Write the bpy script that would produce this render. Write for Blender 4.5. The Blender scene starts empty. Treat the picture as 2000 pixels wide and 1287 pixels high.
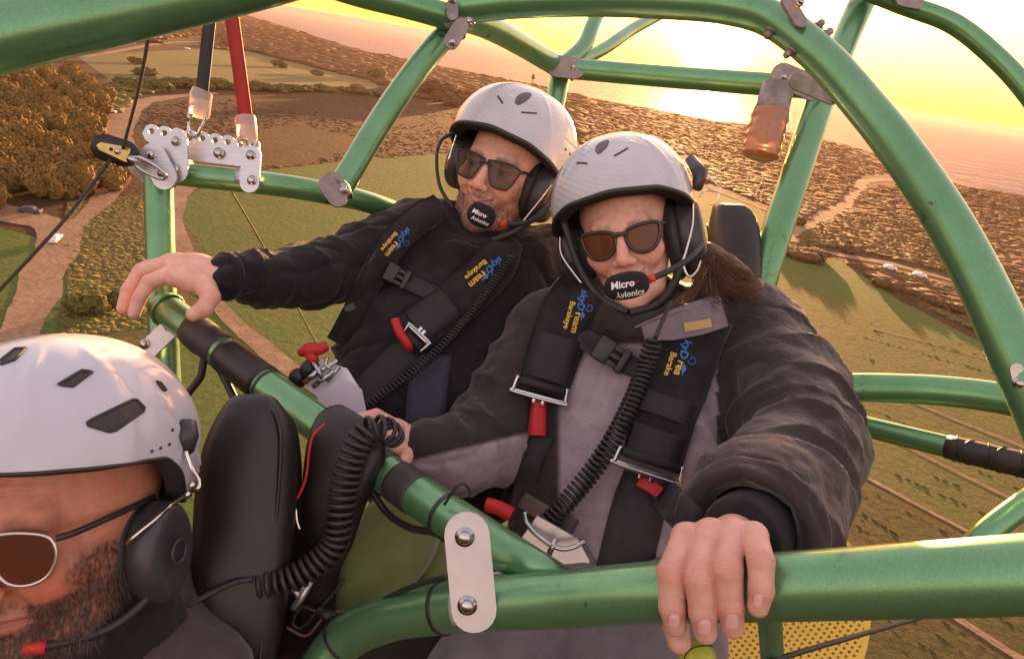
import bpy, bmesh, math, random
import numpy as np
from mathutils import Vector, Matrix
from mathutils.bvhtree import BVHTree
from mathutils.geometry import tessellate_polygon

random.seed(7)
rng = np.random.default_rng(7)
scene = bpy.context.scene
COL = scene.collection
R = math.radians

# ------------------------------------------------------------------ camera, sky, sun, exposure
W, H, F = 2000.0, 1287.0, 1333.0          # photograph size and focal length in its pixels
ALT = 50.0                                # flying height
_up = np.array([0.168, 1.0, 0.4186]); _up /= np.linalg.norm(_up)     # world up seen in the cockpit frame
_fw = np.array([0, 0, -1.0]); _fw -= _up * _fw.dot(_up); _fw /= np.linalg.norm(_fw)
_rt = np.cross(_fw, _up)
M3 = np.array([_rt, _fw, _up])            # cockpit frame -> world
CAM = np.array([0.0, 0.0, ALT])
MW = Matrix(M3.tolist()).to_4x4()

cam = bpy.data.cameras.new("camera"); camo = bpy.data.objects.new("camera", cam); COL.objects.link(camo)
cam.sensor_width = 36.0; cam.lens = 36.0 * F / W; cam.clip_start = 0.02; cam.clip_end = 200000.0
camo.matrix_world = Matrix.Translation(CAM.tolist()) @ MW
scene.camera = camo

def ray(px, py):
    v = np.array([(px - W/2)/F, (H/2 - py)/F, -1.0]); return v
def PX(px, py, d):
    return ray(px, py) * d
def to_world(p):
    return M3 @ np.asarray(p, float) + CAM

SUN = M3 @ ray(1403, 72); SUN /= np.linalg.norm(SUN)
sun_el = math.asin(SUN[2]); sun_az = math.atan2(SUN[0], SUN[1])

world = bpy.data.worlds.new("World"); scene.world = world; world.use_nodes = True
wn, wl = world.node_tree.nodes, world.node_tree.links
wn.clear()
w_out = wn.new("ShaderNodeOutputWorld"); w_bg = wn.new("ShaderNodeBackground")
sky = wn.new("ShaderNodeTexSky"); sky.sky_type = 'NISHITA'; sky.sun_disc = False
sky.sun_elevation = sun_el; sky.sun_rotation = sun_az; sky.altitude = 0; sky.air_density = 1.0; sky.dust_density = 1.2; sky.ozone_density = 1.0
w_bg.inputs["Strength"].default_value = 0.15
# evening air over the clear-sky model: an even pinkish veil, reddening toward the horizon all round, and the sun's own disc and aureole
def wmix(blend, a=None, b=None, f=1.0):
    x = wn.new("ShaderNodeMix"); x.data_type = 'RGBA'; x.blend_type = blend
    for k, v in ((6, a), (7, b)):
        if isinstance(v, tuple): x.inputs[k].default_value = (*v, 1)
        elif v is not None: wl.new(v, x.inputs[k])
    if isinstance(f, float): x.inputs["Factor"].default_value = f
    else: wl.new(f, x.inputs["Factor"])
    return x.outputs[2]
w_tc = wn.new("ShaderNodeTexCoord"); w_sep = wn.new("ShaderNodeSeparateXYZ"); wl.new(w_tc.outputs["Generated"], w_sep.inputs[0])
w_el = wn.new("ShaderNodeMapRange"); w_el.interpolation_type = 'SMOOTHSTEP'; w_el.inputs[1].default_value = -0.02; w_el.inputs[2].default_value = 0.34; wl.new(w_sep.outputs["Z"], w_el.inputs[0])
w_sum = wmix('ADD', sky.outputs[0], (0.92, 0.74, 0.80))
w_tint = wmix('MIX', (0.86, 0.49, 0.35), (1.07, 0.87, 0.83), w_el.outputs[0])
w_col = wmix('MULTIPLY', w_sum, w_tint)
w_dot = wn.new("ShaderNodeVectorMath"); w_dot.operation = 'DOT_PRODUCT'; wl.new(w_tc.outputs["Generated"], w_dot.inputs[0]); w_dot.inputs[1].default_value = tuple(SUN)
for power, amp, colr in ((260.0, 2.0, (1.0, 0.5, 0.15)), (2600.0, 26.0, (1.0, 0.78, 0.42)), (60000.0, 400.0, (1.0, 0.9, 0.7))):
    w_p = wn.new("ShaderNodeMath"); w_p.operation = 'POWER'; w_p.use_clamp = True; wl.new(w_dot.outputs["Value"], w_p.inputs[0]); w_p.inputs[1].default_value = power
    w_col = wmix('ADD', w_col, wmix('MIX', (0.0, 0.0, 0.0), tuple(amp*c for c in colr), w_p.outputs[0]))
wl.new(w_col, w_bg.inputs[0]); wl.new(w_bg.outputs[0], w_out.inputs[0])

sl = bpy.data.lights.new("sun", 'SUN'); slo = bpy.data.objects.new("sun", sl); COL.objects.link(slo)
sl.energy = 5.0; sl.angle = R(0.6); sl.color = (1.0, 0.5, 0.2)
slo.rotation_euler = Vector(SUN.tolist()).to_track_quat('Z', 'Y').to_euler()
slo.location = (0, 0, 90)

scene.view_settings.view_transform = 'Standard'; scene.view_settings.look = 'None'
scene.view_settings.exposure = 2.15; scene.view_settings.gamma = 1.0
scene.view_settings.use_curve_mapping = False
scene.render.engine = 'CYCLES'
scene.cycles.max_bounces = 6; scene.cycles.transparent_max_bounces = 12
scene.cycles.use_denoising = True
scene.cycles.sample_clamp_indirect = 6.0

# ------------------------------------------------------------------ materials
def mat(name, color, rough=0.6, metal=0.0, var=None, vscale=20.0, bump=0.0, bscale=200.0, coat=0.0, spec=0.5,
        vdetail=4.0, transmission=0.0, alpha=1.0, attr=None, sheen=0.0, sss=0.0, bump_d=0.002, stretch=None, coord='Object', rvar=0.0, extra=None):
    """one procedural material: base colour varied by noise, fine relief by bump."""
    m = bpy.data.materials.new(name); m.use_nodes = True
    n, l = m.node_tree.nodes, m.node_tree.links
    b = n["Principled BSDF"]
    b.inputs["Roughness"].default_value = rough; b.inputs["Metallic"].default_value = metal
    b.inputs["Coat Weight"].default_value = coat; b.inputs["Coat Roughness"].default_value = 0.06
    b.inputs["Specular IOR Level"].default_value = spec
    b.inputs["Transmission Weight"].default_value = transmission
    b.inputs["Alpha"].default_value = alpha
    b.inputs["Sheen Weight"].default_value = sheen
    if sss > 0:
        b.inputs["Subsurface Weight"].default_value = sss
        b.inputs["Subsurface Radius"].default_value = (1.0, 0.35, 0.2); b.inputs["Subsurface Scale"].default_value = 0.006
    c4 = (*color, 1.0)
    b.inputs["Base Color"].default_value = c4
    tc = n.new("ShaderNodeTexCoord"); src = tc.outputs[coord]
    if stretch:
        mp = n.new("ShaderNodeMapping"); mp.inputs["Scale"].default_value = stretch
        l.new(src, mp.inputs[0]); src = mp.outputs[0]
    col_out = None
    if attr:
        a = n.new("ShaderNodeAttribute"); a.attribute_name = attr; col_out = a.outputs["Color"]
    if var is not None:
        nz = n.new("ShaderNodeTexNoise"); nz.inputs["Scale"].default_value = vscale; nz.inputs["Detail"].default_value = vdetail
        nz.inputs["Roughness"].default_value = 0.62
        l.new(src, nz.inputs["Vector"])
        rp = n.new("ShaderNodeMapRange"); rp.inputs[1].default_value = 0.33; rp.inputs[2].default_value = 0.67
        l.new(nz.outputs[0], rp.inputs[0])
        mx = n.new("ShaderNodeMix"); mx.data_type = 'RGBA'
        l.new(rp.outputs[0], mx.inputs["Factor"])
        if col_out is not None:
            mu = n.new("ShaderNodeMix"); mu.data_type = 'RGBA'; mu.blend_type = 'MULTIPLY'; mu.inputs["Factor"].default_value = 1
            l.new(col_out, mu.inputs[6]); mu.inputs[7].default_value = (*var, 1)
            l.new(col_out, mx.inputs[6]); l.new(mu.outputs[2], mx.inputs[7])
        else:
            mx.inputs[6].default_value = c4; mx.inputs[7].default_value = (*var, 1)
        col_out = mx.outputs[2]
        if rvar:
            mr = n.new("ShaderNodeMapRange"); mr.inputs[3].default_value = rough; mr.inputs[4].default_value = rough + rvar
            l.new(rp.outputs[0], mr.inputs[0]); l.new(mr.outputs[0], b.inputs["Roughness"])
    if col_out is not None: l.new(col_out, b.inputs["Base Color"])
    if bump:
        nb = n.new("ShaderNodeTexNoise"); nb.inputs["Scale"].default_value = bscale; nb.inputs["Detail"].default_value = 3
        l.new(src, nb.inputs["Vector"])
        bp = n.new("ShaderNodeBump"); bp.inputs["Strength"].default_value = bump; bp.inputs["Distance"].default_value = bump_d
        l.new(nb.outputs[0], bp.inputs["Height"]); l.new(bp.outputs[0], b.inputs["Normal"])
    if extra: extra(m, n, l, b, src)
    return m

# ------------------------------------------------------------------ mesh helpers
def mesh_obj(name, verts, faces, material, smooth=True, parent=None, base=None, attr=None, mats=None, fmat=None):
    me = bpy.data.meshes.new(name)
    v = np.asarray(verts, float)
    if base is not None: v = v - np.asarray(base)
    if isinstance(faces, np.ndarray):
        k_ = faces.shape[1]; nf = len(faces)
        me.vertices.add(len(v)); me.vertices.foreach_set("co", v.astype(np.float32).ravel())
        me.loops.add(nf*k_); me.loops.foreach_set("vertex_index", faces.astype(np.int32).ravel())
        me.polygons.add(nf); me.polygons.foreach_set("loop_start", np.arange(0, nf*k_, k_, dtype=np.int32)); me.polygons.foreach_set("loop_total", np.full(nf, k_, dtype=np.int32))
        me.update(calc_edges=True); me.validate()
    else:
        me.from_pydata(v.tolist(), [], faces if isinstance(faces, list) else list(faces))
    if material is not None: me.materials.append(material)
    if mats:
        for m_ in mats: me.materials.append(m_)
    if fmat is not None: me.polygons.foreach_set("material_index", np.asarray(fmat, np.int32))
    me.polygons.foreach_set("use_smooth", np.full(len(me.polygons), smooth, dtype=bool))
    if attr:
        for k, a in attr.items():
            ca = me.color_attributes.new(k, 'FLOAT_COLOR', 'POINT')
            a = np.asarray(a, np.float32)
            if a.shape[1] == 3: a = np.concatenate([a, np.ones((len(a), 1), np.float32)], 1)
            ca.data.foreach_set("color", a.ravel())
    me.update()
    o = bpy.data.objects.new(name, me); COL.objects.link(o)
    if parent is not None: o.parent = parent
    return o

class Thing:
    """a thing of the cockpit: an Empty at its base, its parts are meshes given in the cockpit frame."""
    def __init__(s, name, label, cat, base, group=None):
        s.base = np.asarray(base, float)
        s.o = bpy.data.objects.new(name, None); COL.objects.link(s.o)
        s.o.empty_display_size = 0.02
        s.o.matrix_world = Matrix.Translation(to_world(s.base).tolist()) @ MW
        s.o["label"] = label; s.o["category"] = cat
        if group: s.o["group"] = group
    def part(s, name, vf, material, parent=None, smooth=True, attr=None, label=None, **k):
        o = mesh_obj(name, vf[0], vf[1], material, smooth, parent or s.o, s.base, attr, **k)
        if label: o["label"] = label
        return o

def tagged(o, label, cat, group=None, kind=None):
    if label: o["label"] = label
    if cat: o["category"] = cat
    if group: o["group"] = group
    if kind: o["kind"] = kind
    return o

def spline(pts, n=12):
    p = np.asarray(pts, float)
    if len(p) < 3: return np.array([p[0] + (p[-1]-p[0])*t for t in np.linspace(0, 1, max(2, n))])
    q = np.vstack([2*p[0]-p[1], p, 2*p[-1]-p[-2]])
    out = []
    for i in range(1, len(q)-2):
        for t in np.linspace(0, 1, n, endpoint=False):
            a, b, c, d = q[i-1], q[i], q[i+1], q[i+2]
            out.append(0.5*((2*b)+(-a+c)*t+(2*a-5*b+4*c-d)*t*t+(-a+3*b-3*c+d)*t**3))
    out.append(q[-2]); return np.array(out)

def frames(c):
    t = np.gradient(c, axis=0); t /= np.linalg.norm(t, axis=1)[:, None] + 1e-12
    u = np.zeros_like(c); a = np.array([0, 1.0, 0]) if abs(t[0][1]) < .9 else np.array([1.0, 0, 0])
    u[0] = np.cross(a, t[0]); u[0] /= np.linalg.norm(u[0])
    for i in range(1, len(c)):
        v = u[i-1] - t[i]*u[i-1].dot(t[i]); u[i] = v/(np.linalg.norm(v)+1e-12)
    return t, u, np.cross(t, u)

def sweep(c, r, sides=16, cap=True, closed=False):
    """round bar along the centre line c with radius r (number or one per point)."""
    c = np.asarray(c, float); r = np.broadcast_to(np.asarray(r, float), (len(c),))
    t, u, w = frames(c)
    a = np.linspace(0, 2*math.pi, sides, endpoint=False)
    ring = np.cos(a)[None, :, None]*u[:, None, :] + np.sin(a)[None, :, None]*w[:, None, :]
    v = (c[:, None, :] + ring*r[:, None, None]).reshape(-1, 3)
    n = len(c); ii = np.arange(n-1 if not closed else n)[:, None]; jj = np.arange(sides)[None, :]; k = (jj+1) % sides; i2 = (ii+1) % n
    f = np.stack([ii*sides+jj, ii*sides+k, i2*sides+k, i2*sides+jj], -1).reshape(-1, 4).tolist()
    if cap and not closed:
        f.append(tuple(range(sides-1, -1, -1))); f.append(tuple((n-1)*sides+j for j in range(sides)))
    return v, f

def box(c, s, rot=None, bevel=0.0):
    bm = bmesh.new(); bmesh.ops.create_cube(bm, size=1.0)
    bmesh.ops.scale(bm, vec=Vector(s), verts=bm.verts)
    if bevel: bmesh.ops.bevel(bm, geom=bm.edges[:]+bm.verts[:], offset=bevel, segments=2, affect='EDGES', profile=0.6)
    v = np.array([x.co[:] for x in bm.verts]); bm.verts.index_update()
    f = [[x.index for x in p.verts] for p in bm.faces]; bm.free()
    if rot is not None: v = v @ np.asarray(rot).T
    return v + np.asarray(c), f

def join(*vfs):
    if all(isinstance(f, np.ndarray) for _, f in vfs):
        off = np.cumsum([0]+[len(v) for v, _ in vfs[:-1]]); return np.vstack([v for v, _ in vfs]), np.vstack([f+o for (_, f), o in zip(vfs, off)])
    V, Fc, o = [], [], 0
    for v, f in vfs:
        V.append(np.asarray(v, float)); Fc += [[int(i)+o for i in q] for q in f]; o += len(v)
    return np.vstack(V), Fc

def basis(x, y):
    """orthonormal frame (columns) with first axis x and second near y"""
    x = np.asarray(x, float); x = x/np.linalg.norm(x); y = np.asarray(y, float); y = y - x*x.dot(y); y /= np.linalg.norm(y)
    return np.array([x, y, np.cross(x, y)]).T

def plate(outline, thick, origin, B, bevel=0.0012, holes=()):
    """flat plate: 2-D outline (list of xy) and round holes [(x,y,r)], extruded along B's 3rd axis"""
    loops = [[Vector((x, y, 0)) for x, y in outline]]
    for hx, hy, hr in holes:
        loops.append([Vector((hx+hr*math.cos(-t), hy+hr*math.sin(-t), 0)) for t in np.linspace(0, 2*math.pi, 14, endpoint=False)])
    tri = tessellate_polygon(loops)
    flat = [p for lp in loops for p in lp]; n = len(flat)
    v = np.array([[p.x, p.y, thick/2] for p in flat] + [[p.x, p.y, -thick/2] for p in flat])
    f = []
    for a, b_, c in tri:
        A, B_, C_ = flat[a], flat[b_], flat[c]
        if (B_-A).cross(C_-A).z < 0: b_, c = c, b_
        f.append((a, b_, c)); f.append((a+n, c+n, b_+n))
    o = 0
    for lp in loops:
        m_ = len(lp)
        for i in range(m_):
            j = (i+1) % m_; f.append((o+i, o+i+n, o+j+n, o+j))
        o += m_
    return v @ np.asarray(B).T + np.asarray(origin), f

def stadium(L, w, n=10):
    """outline of a plate with round ends, length L between the centres"""
    o = []
    for t in np.linspace(-math.pi/2, math.pi/2, n): o.append((L/2 + w/2*math.cos(t), w/2*math.sin(t)))
    for t in np.linspace(math.pi/2, 1.5*math.pi, n): o.append((-L/2 + w/2*math.cos(t), w/2*math.sin(t)))
    return o

def bolt(p, axis, r=0.006, h=0.006):
    B = basis(axis, [0.3, 0.9, 0.1]); ax = B[:, 0]
    v1, f1 = sweep([p, p+ax*h*0.8, p+ax*h], [r, r, r*0.8], 14)
    v2, f2 = sweep([p-ax*0.0006, p+ax*0.0012], [r*1.55, r*1.5], 16)
    v3, f3 = sweep([p+ax*h, p+ax*h*1.02, p+ax*(h*0.6)], [r*0.45, r*0.45, r*0.4], 6)
    return join((v1, f1), (v2, f2))

# value noise used for shaping meshes
_perm = rng.random((64, 64, 64)).astype(np.float32)
def vnoise(p):
    p = np.asarray(p, np.float32); i = np.floor(p).astype(np.int32); f = p - i; f = f*f*(3-2*f)
    r = 0
    for dx in (0, 1):
        for dy in (0, 1):
            for dz in (0, 1):
                w = (f[:, 0] if dx else 1-f[:, 0])*(f[:, 1] if dy else 1-f[:, 1])*(f[:, 2] if dz else 1-f[:, 2])
                r = r + w*_perm[(i[:, 0]+dx) & 63, (i[:, 1]+dy) & 63, (i[:, 2]+dz) & 63]
    return r*2-1
def fbm(p, o=3):
    r, a = 0, 1.0
    for k in range(o): r = r + a*vnoise(np.asarray(p)*(2.03**k)+k*7.3); a *= 0.5
    return r
# ------------------------------------------------------------------ the land far below
def G(px, py, z=0.0):
    d = M3 @ ray(px, py); t = (z-ALT)/d[2]; return CAM + d*t

COAST_PX = [(300, -28), (480, 30), (600, 66), (700, 98), (800, 118), (850, 128), (960, 150), (1060, 170), (1120, 186), (1250, 208), (1400, 236),
            (1480, 243), (1560, 262), (1650, 282), (1720, 302), (1800, 335), (1880, 362), (2000, 380), (2150, 420)]
coast = np.array([G(x, y)[:2] for x, y in COAST_PX])
c_az = np.arctan2(coast[:, 0], coast[:, 1]); c_d = np.hypot(coast[:, 0], coast[:, 1])
order = np.argsort(c_az); c_az, c_d = c_az[order], c_d[order]
def coast_dist(az):
    return np.interp(az, np.concatenate([[-3.2, -1.2], c_az, [1.3, 3.2]]), np.concatenate([[9000, 6000], c_d, [700, 5000]]))

def ground_extra(m, n, l, b, src):
    # large patches of drier and greener grass, then fine tufts, then a bump
    def nz(sc, det, rough=0.6):
        t = n.new("ShaderNodeTexNoise"); t.inputs["Scale"].default_value = sc; t.inputs["Detail"].default_value = det; t.inputs["Roughness"].default_value = rough
        l.new(src, t.inputs["Vector"]); return t.outputs[0]
    def ramp(s, a, z):
        r = n.new("ShaderNodeMapRange"); r.inputs[1].default_value = a; r.inputs[2].default_value = z; l.new(s, r.inputs[0]); return r.outputs[0]
    def mix(f, a, c, blend='MIX'):
        x = n.new("ShaderNodeMix"); x.data_type = 'RGBA'; x.blend_type = blend
        if isinstance(f, float): x.inputs["Factor"].default_value = f
        else: l.new(f, x.inputs["Factor"])
        for k, s in ((6, a), (7, c)):
            if isinstance(s, tuple): x.inputs[k].default_value = (*s, 1)
            else: l.new(s, x.inputs[k])
        return x.outputs[2]
    g = m["tones"]
    c = mix(ramp(nz(0.02, 5), .38, .62), tuple(g[0:3]), tuple(g[3:6]))
    c = mix(ramp(nz(0.16, 5), .45, .7), c, tuple(g[6:9]))
    f2 = ramp(nz(1.1, 6, .75), .35, .75)
    dk = mix(f2, (0.55, 0.52, 0.5), (1.2, 1.16, 1.05))
    c = mix(1.0, c, dk, 'MULTIPLY')
    l.new(c, b.inputs["Base Color"])
    bp = n.new("ShaderNodeBump"); bp.inputs["Strength"].default_value = 0.9; bp.inputs["Distance"].default_value = m["relief"]
    l.new(nz(0.55, 8, .7), bp.inputs["Height"]); l.new(bp.outputs[0], b.inputs["Normal"])

def ground_mat(name, a, c, d, relief=0.6, rough=0.95):
    m0 = {}
    def ex(m, n, l, b, src):
        m["tones"] = [*a, *c, *d]; m["relief"] = relief
        ground_extra(m, n, l, b, src)
    return mat(name, a, rough=rough, spec=0.15, extra=ex)

M_scrub = ground_mat("dry_scrub_soil", (.095, .05, .021), (.078, .046, .019), (.06, .04, .016), 1.3)
M_meadow = ground_mat("meadow_grass", (.09, .155, .03), (.072, .13, .025), (.12, .145, .035), 0.5)
M_pale = ground_mat("pale_pasture", (.17, .17, .05), (.13, .155, .042), (.21, .18, .08), 0.4)
M_crop = ground_mat("young_crop", (.115, .13, .03), (.095, .12, .026), (.14, .13, .04), 0.35)
M_crop2 = ground_mat("ploughed_crop", (.085, .078, .022), (.07, .07, .02), (.11, .08, .03), 0.4)
M_track = ground_mat("dirt_track_earth", (.33, .215, .135), (.27, .175, .105), (.4, .27, .18), 0.15)
M_row = ground_mat("crop_rows", (.045, .042, .014), (.06, .055, .016), (.03, .032, .01), 0.3)

# ground: one sheet, polar grid from under the camera to the shore
def make_ground():
    az = np.unique(np.concatenate([np.linspace(-math.pi, math.pi, 97)[:-1], np.linspace(-0.9, 0.9, 181)]))
    rad = np.concatenate([[0.0], np.geomspace(8, 1.0e4, 60)])
    V, Fc = [[0, 0, 0]], []
    n = len(az)
    cd = coast_dist(az)*(1 + 0.012*vnoise(np.stack([az*60, az*0+3, az*0], 1)))
    for r in rad[1:]:
        for a, c in zip(az, cd):
            rr = min(r, c); z = 0.0
            V.append([rr*math.sin(a), rr*math.cos(a), z])
    k = len(V)
    for a, c in zip(az, cd): V.append([(c+6)*math.sin(a), (c+6)*math.cos(a), -6.0])
    rows = [list(range(1+i*n, 1+(i+1)*n)) for i in range(len(rad)-1)] + [list(range(k, k+n))]
    for j in range(n): Fc.append((0, rows[0][(j+1) % n], rows[0][j]))
    for a_, b_ in zip(rows[:-1], rows[1:]):
        for j in range(n):
            j2 = (j+1) % n
            q = (a_[j], a_[j2], b_[j2], b_[j])
            if np.linalg.norm(np.array(V[q[0]])-np.array(V[q[3]])) < 1e-6 and np.linalg.norm(np.array(V[q[1]])-np.array(V[q[2]])) < 1e-6: continue
            Fc.append(q)
    o = mesh_obj("ground", V, Fc, M_scrub, smooth=False)
    return tagged(o, None, None, kind="structure")
make_ground()

def sea_extra(m, n, l, b, src):
    w = []
    for sc, st in ((0.012, (1, 2.2, 1)), (0.05, (1, 2.6, 1)), (0.22, (1, 2.0, 1))):
        mp = n.new("ShaderNodeMapping"); mp.inputs["Scale"].default_value = st; mp.inputs["Rotation"].default_value = (0, 0, 0.35)
        l.new(src, mp.inputs[0])
        t = n.new("ShaderNodeTexNoise"); t.inputs["Scale"].default_value = sc; t.inputs["Detail"].default_value = 5; t.inputs["Roughness"].default_value = .6
        l.new(mp.outputs[0], t.inputs["Vector"]); w.append(t.outputs[0])
    prev = None
    for s, dist in zip(w, (14.0, 4.0, 1.0)):
        bp = n.new("ShaderNodeBump"); bp.inputs["Strength"].default_value = 0.9; bp.inputs["Distance"].default_value = dist*1.6
        l.new(s, bp.inputs["Height"])
        if prev is not None: l.new(prev, bp.inputs["Normal"])
        prev = bp.outputs[0]
    l.new(prev, b.inputs["Normal"])
    mp = n.new("ShaderNodeMapping"); mp.inputs["Scale"].default_value = (.004, .03, 1); mp.inputs["Rotation"].default_value = (0, 0, .3); l.new(src, mp.inputs[0])
    t = n.new("ShaderNodeTexNoise"); t.inputs["Scale"].default_value = 1.0; t.inputs["Detail"].default_value = 8; t.inputs["Roughness"].default_value = .7; l.new(mp.outputs[0], t.inputs["Vector"])
    r = n.new("ShaderNodeMapRange"); r.inputs[1].default_value = .35; r.inputs[2].default_value = .65; l.new(t.outputs[0], r.inputs[0])
    mx = n.new("ShaderNodeMix"); mx.data_type = 'RGBA'; l.new(r.outputs[0], mx.inputs["Factor"]); mx.inputs[6].default_value = (.055, .05, .07, 1); mx.inputs[7].default_value = (.115, .09, .105, 1); l.new(mx.outputs[2], b.inputs["Base Color"])
M_sea = mat("sea_water", (.13, .085, .09), rough=0.4, spec=0.07, extra=sea_extra)
S = 90000
sea = mesh_obj("sea", [(-S, -S, -3), (S, -S, -3), (S, S, -3), (-S, S, -3)], [(0, 1, 2, 3)], M_sea, False)
tagged(sea, None, None, kind="structure")

def sheet(name, pxs, m, z, label=None, kind="structure", wob=0.0):
    p = [G(x, y) for x, y in pxs]
    pts = []
    for i in range(len(p)):                       # subdivide and roughen the edge so that no border is ruler-straight
        a, c = p[i], p[(i+1) % len(p)]
        k = 10
        for t in range(k): pts.append(a+(c-a)*t/k)
    pts = np.array(pts); dist = np.hypot(pts[:, 0], pts[:, 1])
    if wob:
        q = pts/ (dist[:, None]*0.02+1)
        pts[:, 0] += vnoise(q+5)*wob*dist*0.01; pts[:, 1] += vnoise(q+25)*wob*dist*0.01
    pts[:, 2] = z
    tri = tessellate_polygon([[Vector(x.tolist()) for x in pts]])
    f = []
    for a, b_, c in tri:
        if np.cross(pts[b_]-pts[a], pts[c]-pts[a])[2] < 0: b_, c = c, b_
        f.append((a, b_, c))
    o = mesh_obj(name, pts, f, m, False)
    return tagged(o, None, None, kind=kind)

TRACKS = []
def strip(name, pxs, width, m, z, rough=0.25):
    TRACKS.append(spline(np.array([[*q, 0] for q in pxs], float), 12)[:, :2])
    """a track: ground line through pixels, width in metres, ragged edges"""
    c = spline([G(x, y) for x, y in pxs], 24)
    t = np.gradient(c, axis=0); t /= np.linalg.norm(t, axis=1)[:, None]
    nrm = np.stack([t[:, 1], -t[:, 0], 0*t[:, 0]], 1)
    w = np.interp(np.linspace(0, 1, len(c)), np.linspace(0, 1, len(np.atleast_1d(width))), np.atleast_1d(width))
    wl_ = w/2*(1+rough*vnoise(c*0.11+11)+0.3*rough*vnoise(c*.6+3)); wr_ = w/2*(1+rough*vnoise(c*0.11+41)+0.3*rough*vnoise(c*.6+9))
    L = c - nrm*wl_[:, None]; Rr = c + nrm*wr_[:, None]; L[:, 2] = z; Rr[:, 2] = z
    v = np.concatenate([L, Rr]); n = len(c)
    o = mesh_obj(name, v, [(i, i+n, i+n+1, i+1) for i in range(n-1)], m, False)
    return tagged(o, None, None, kind="structure")

# fields
sheet("meadow", [(-400, 1500), (-250, 455), (0, 445), (60, 460), (130, 500), (300, 400), (380, 375), (510, 333), (700, 312), (1000, 292), (1300, 360), (1480, 400), (1500, 440), (1560, 480), (1640, 510),
                 (1760, 590), (1900, 660), (2100, 740), (2600, 1000), (2300, 2500), (-200, 2500)], M_meadow, 0.02, wob=.3)
sheet("pasture", [(150, 108), (400, 96), (480, 100), (600, 130), (730, 160), (735, 172), (600, 168), (400, 165), (225, 165)], M_pale, 0.02, wob=.3)
sheet("crop_field", [(1480, 545), (1560, 560), (1680, 600), (1830, 655), (2000, 712), (2400, 860), (2500, 1500), (2300, 2500), (1300, 2200), (1350, 900)], M_crop, 0.04, wob=.1)
sheet("ploughed_field", [(1560, 905), (1660, 912), (1900, 1040), (2050, 1140), (2400, 1400), (2300, 2500), (1300, 2200), (1300, 1000)], M_crop2, 0.06, wob=.1)
sheet("verge", [(120, 395), (290, 380), (400, 470), (430, 600), (300, 680), (110, 660), (130, 520)], ground_mat("rough_verge", (.12, .11, .03), (.09, .095, .025), (.18, .12, .045), 1.2), 0.05, wob=.6)
# tracks
strip("dirt_track", [(-60, 830), (35, 660), (85, 540), (112, 480), (105, 446), (60, 428), (-30, 405)], [5.5, 6.5, 7.5, 8.0, 9.0], M_track, 0.09)
strip("dirt_track", [(112, 470), (160, 430), (215, 372), (226, 320), (232, 262), (245, 225), (275, 202), (330, 190), (420, 182)], [3.0, 4.0, 7.0, 9.0, 10.0, 9, 7, 6], M_track, 0.08)
strip("dirt_track", [(400, 350), (360, 372), (343, 405), (350, 470), (395, 560), (470, 640), (560, 715), (640, 770), (760, 860)], [5.0, 4.4, 3.6, 3.2, 3.2, 3.2], M_track, 0.10)
strip("dirt_track", [(1380, 365), (1430, 385), (1500, 412)], [2.4, 2.4], M_track, 0.10)
strip("dirt_track", [(1500, 470), (1535, 458), (1575, 440), (1600, 424), (1640, 408), (1668, 380), (1692, 354), (1745, 351)], [11, 13, 11, 8, 8, 8], M_track, 0.10, .5)
strip("dirt_track", [(1600, 492), (1650, 500), (1740, 516), (1830, 540), (1890, 557)], [3, 6, 6, 4, 2.5], M_track, 0.10)
strip("dirt_track", [(160, 112), (200, 106), (330, 84), (430, 82)], [6, 6, 4], M_track, 0.10)
strip("sandy_path", [(430, 120), (500, 132), (560, 146), (640, 152), (740, 170)], [8, 5, 9, 6, 5], M_track, 0.10, .6)
strip("sandy_path", [(860, 190), (960, 205), (1060, 235)], [3, 3, 3], M_track, 0.10)
for a, b_, w in (((1700, 640), (2100, 745), .55), ((1745, 770), (2080, 905), .8), ((1735, 855), (2080, 1025), .8), ((1660, 915), (1960, 1075), .8), ((1840, 1190), (2060, 1330), 1.3)):
    strip("wheel_track", [a, ((a[0]+b_[0])/2, (a[1]+b_[1])/2+2), b_], [w, w, w], M_track, 0.11, .35)

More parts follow.
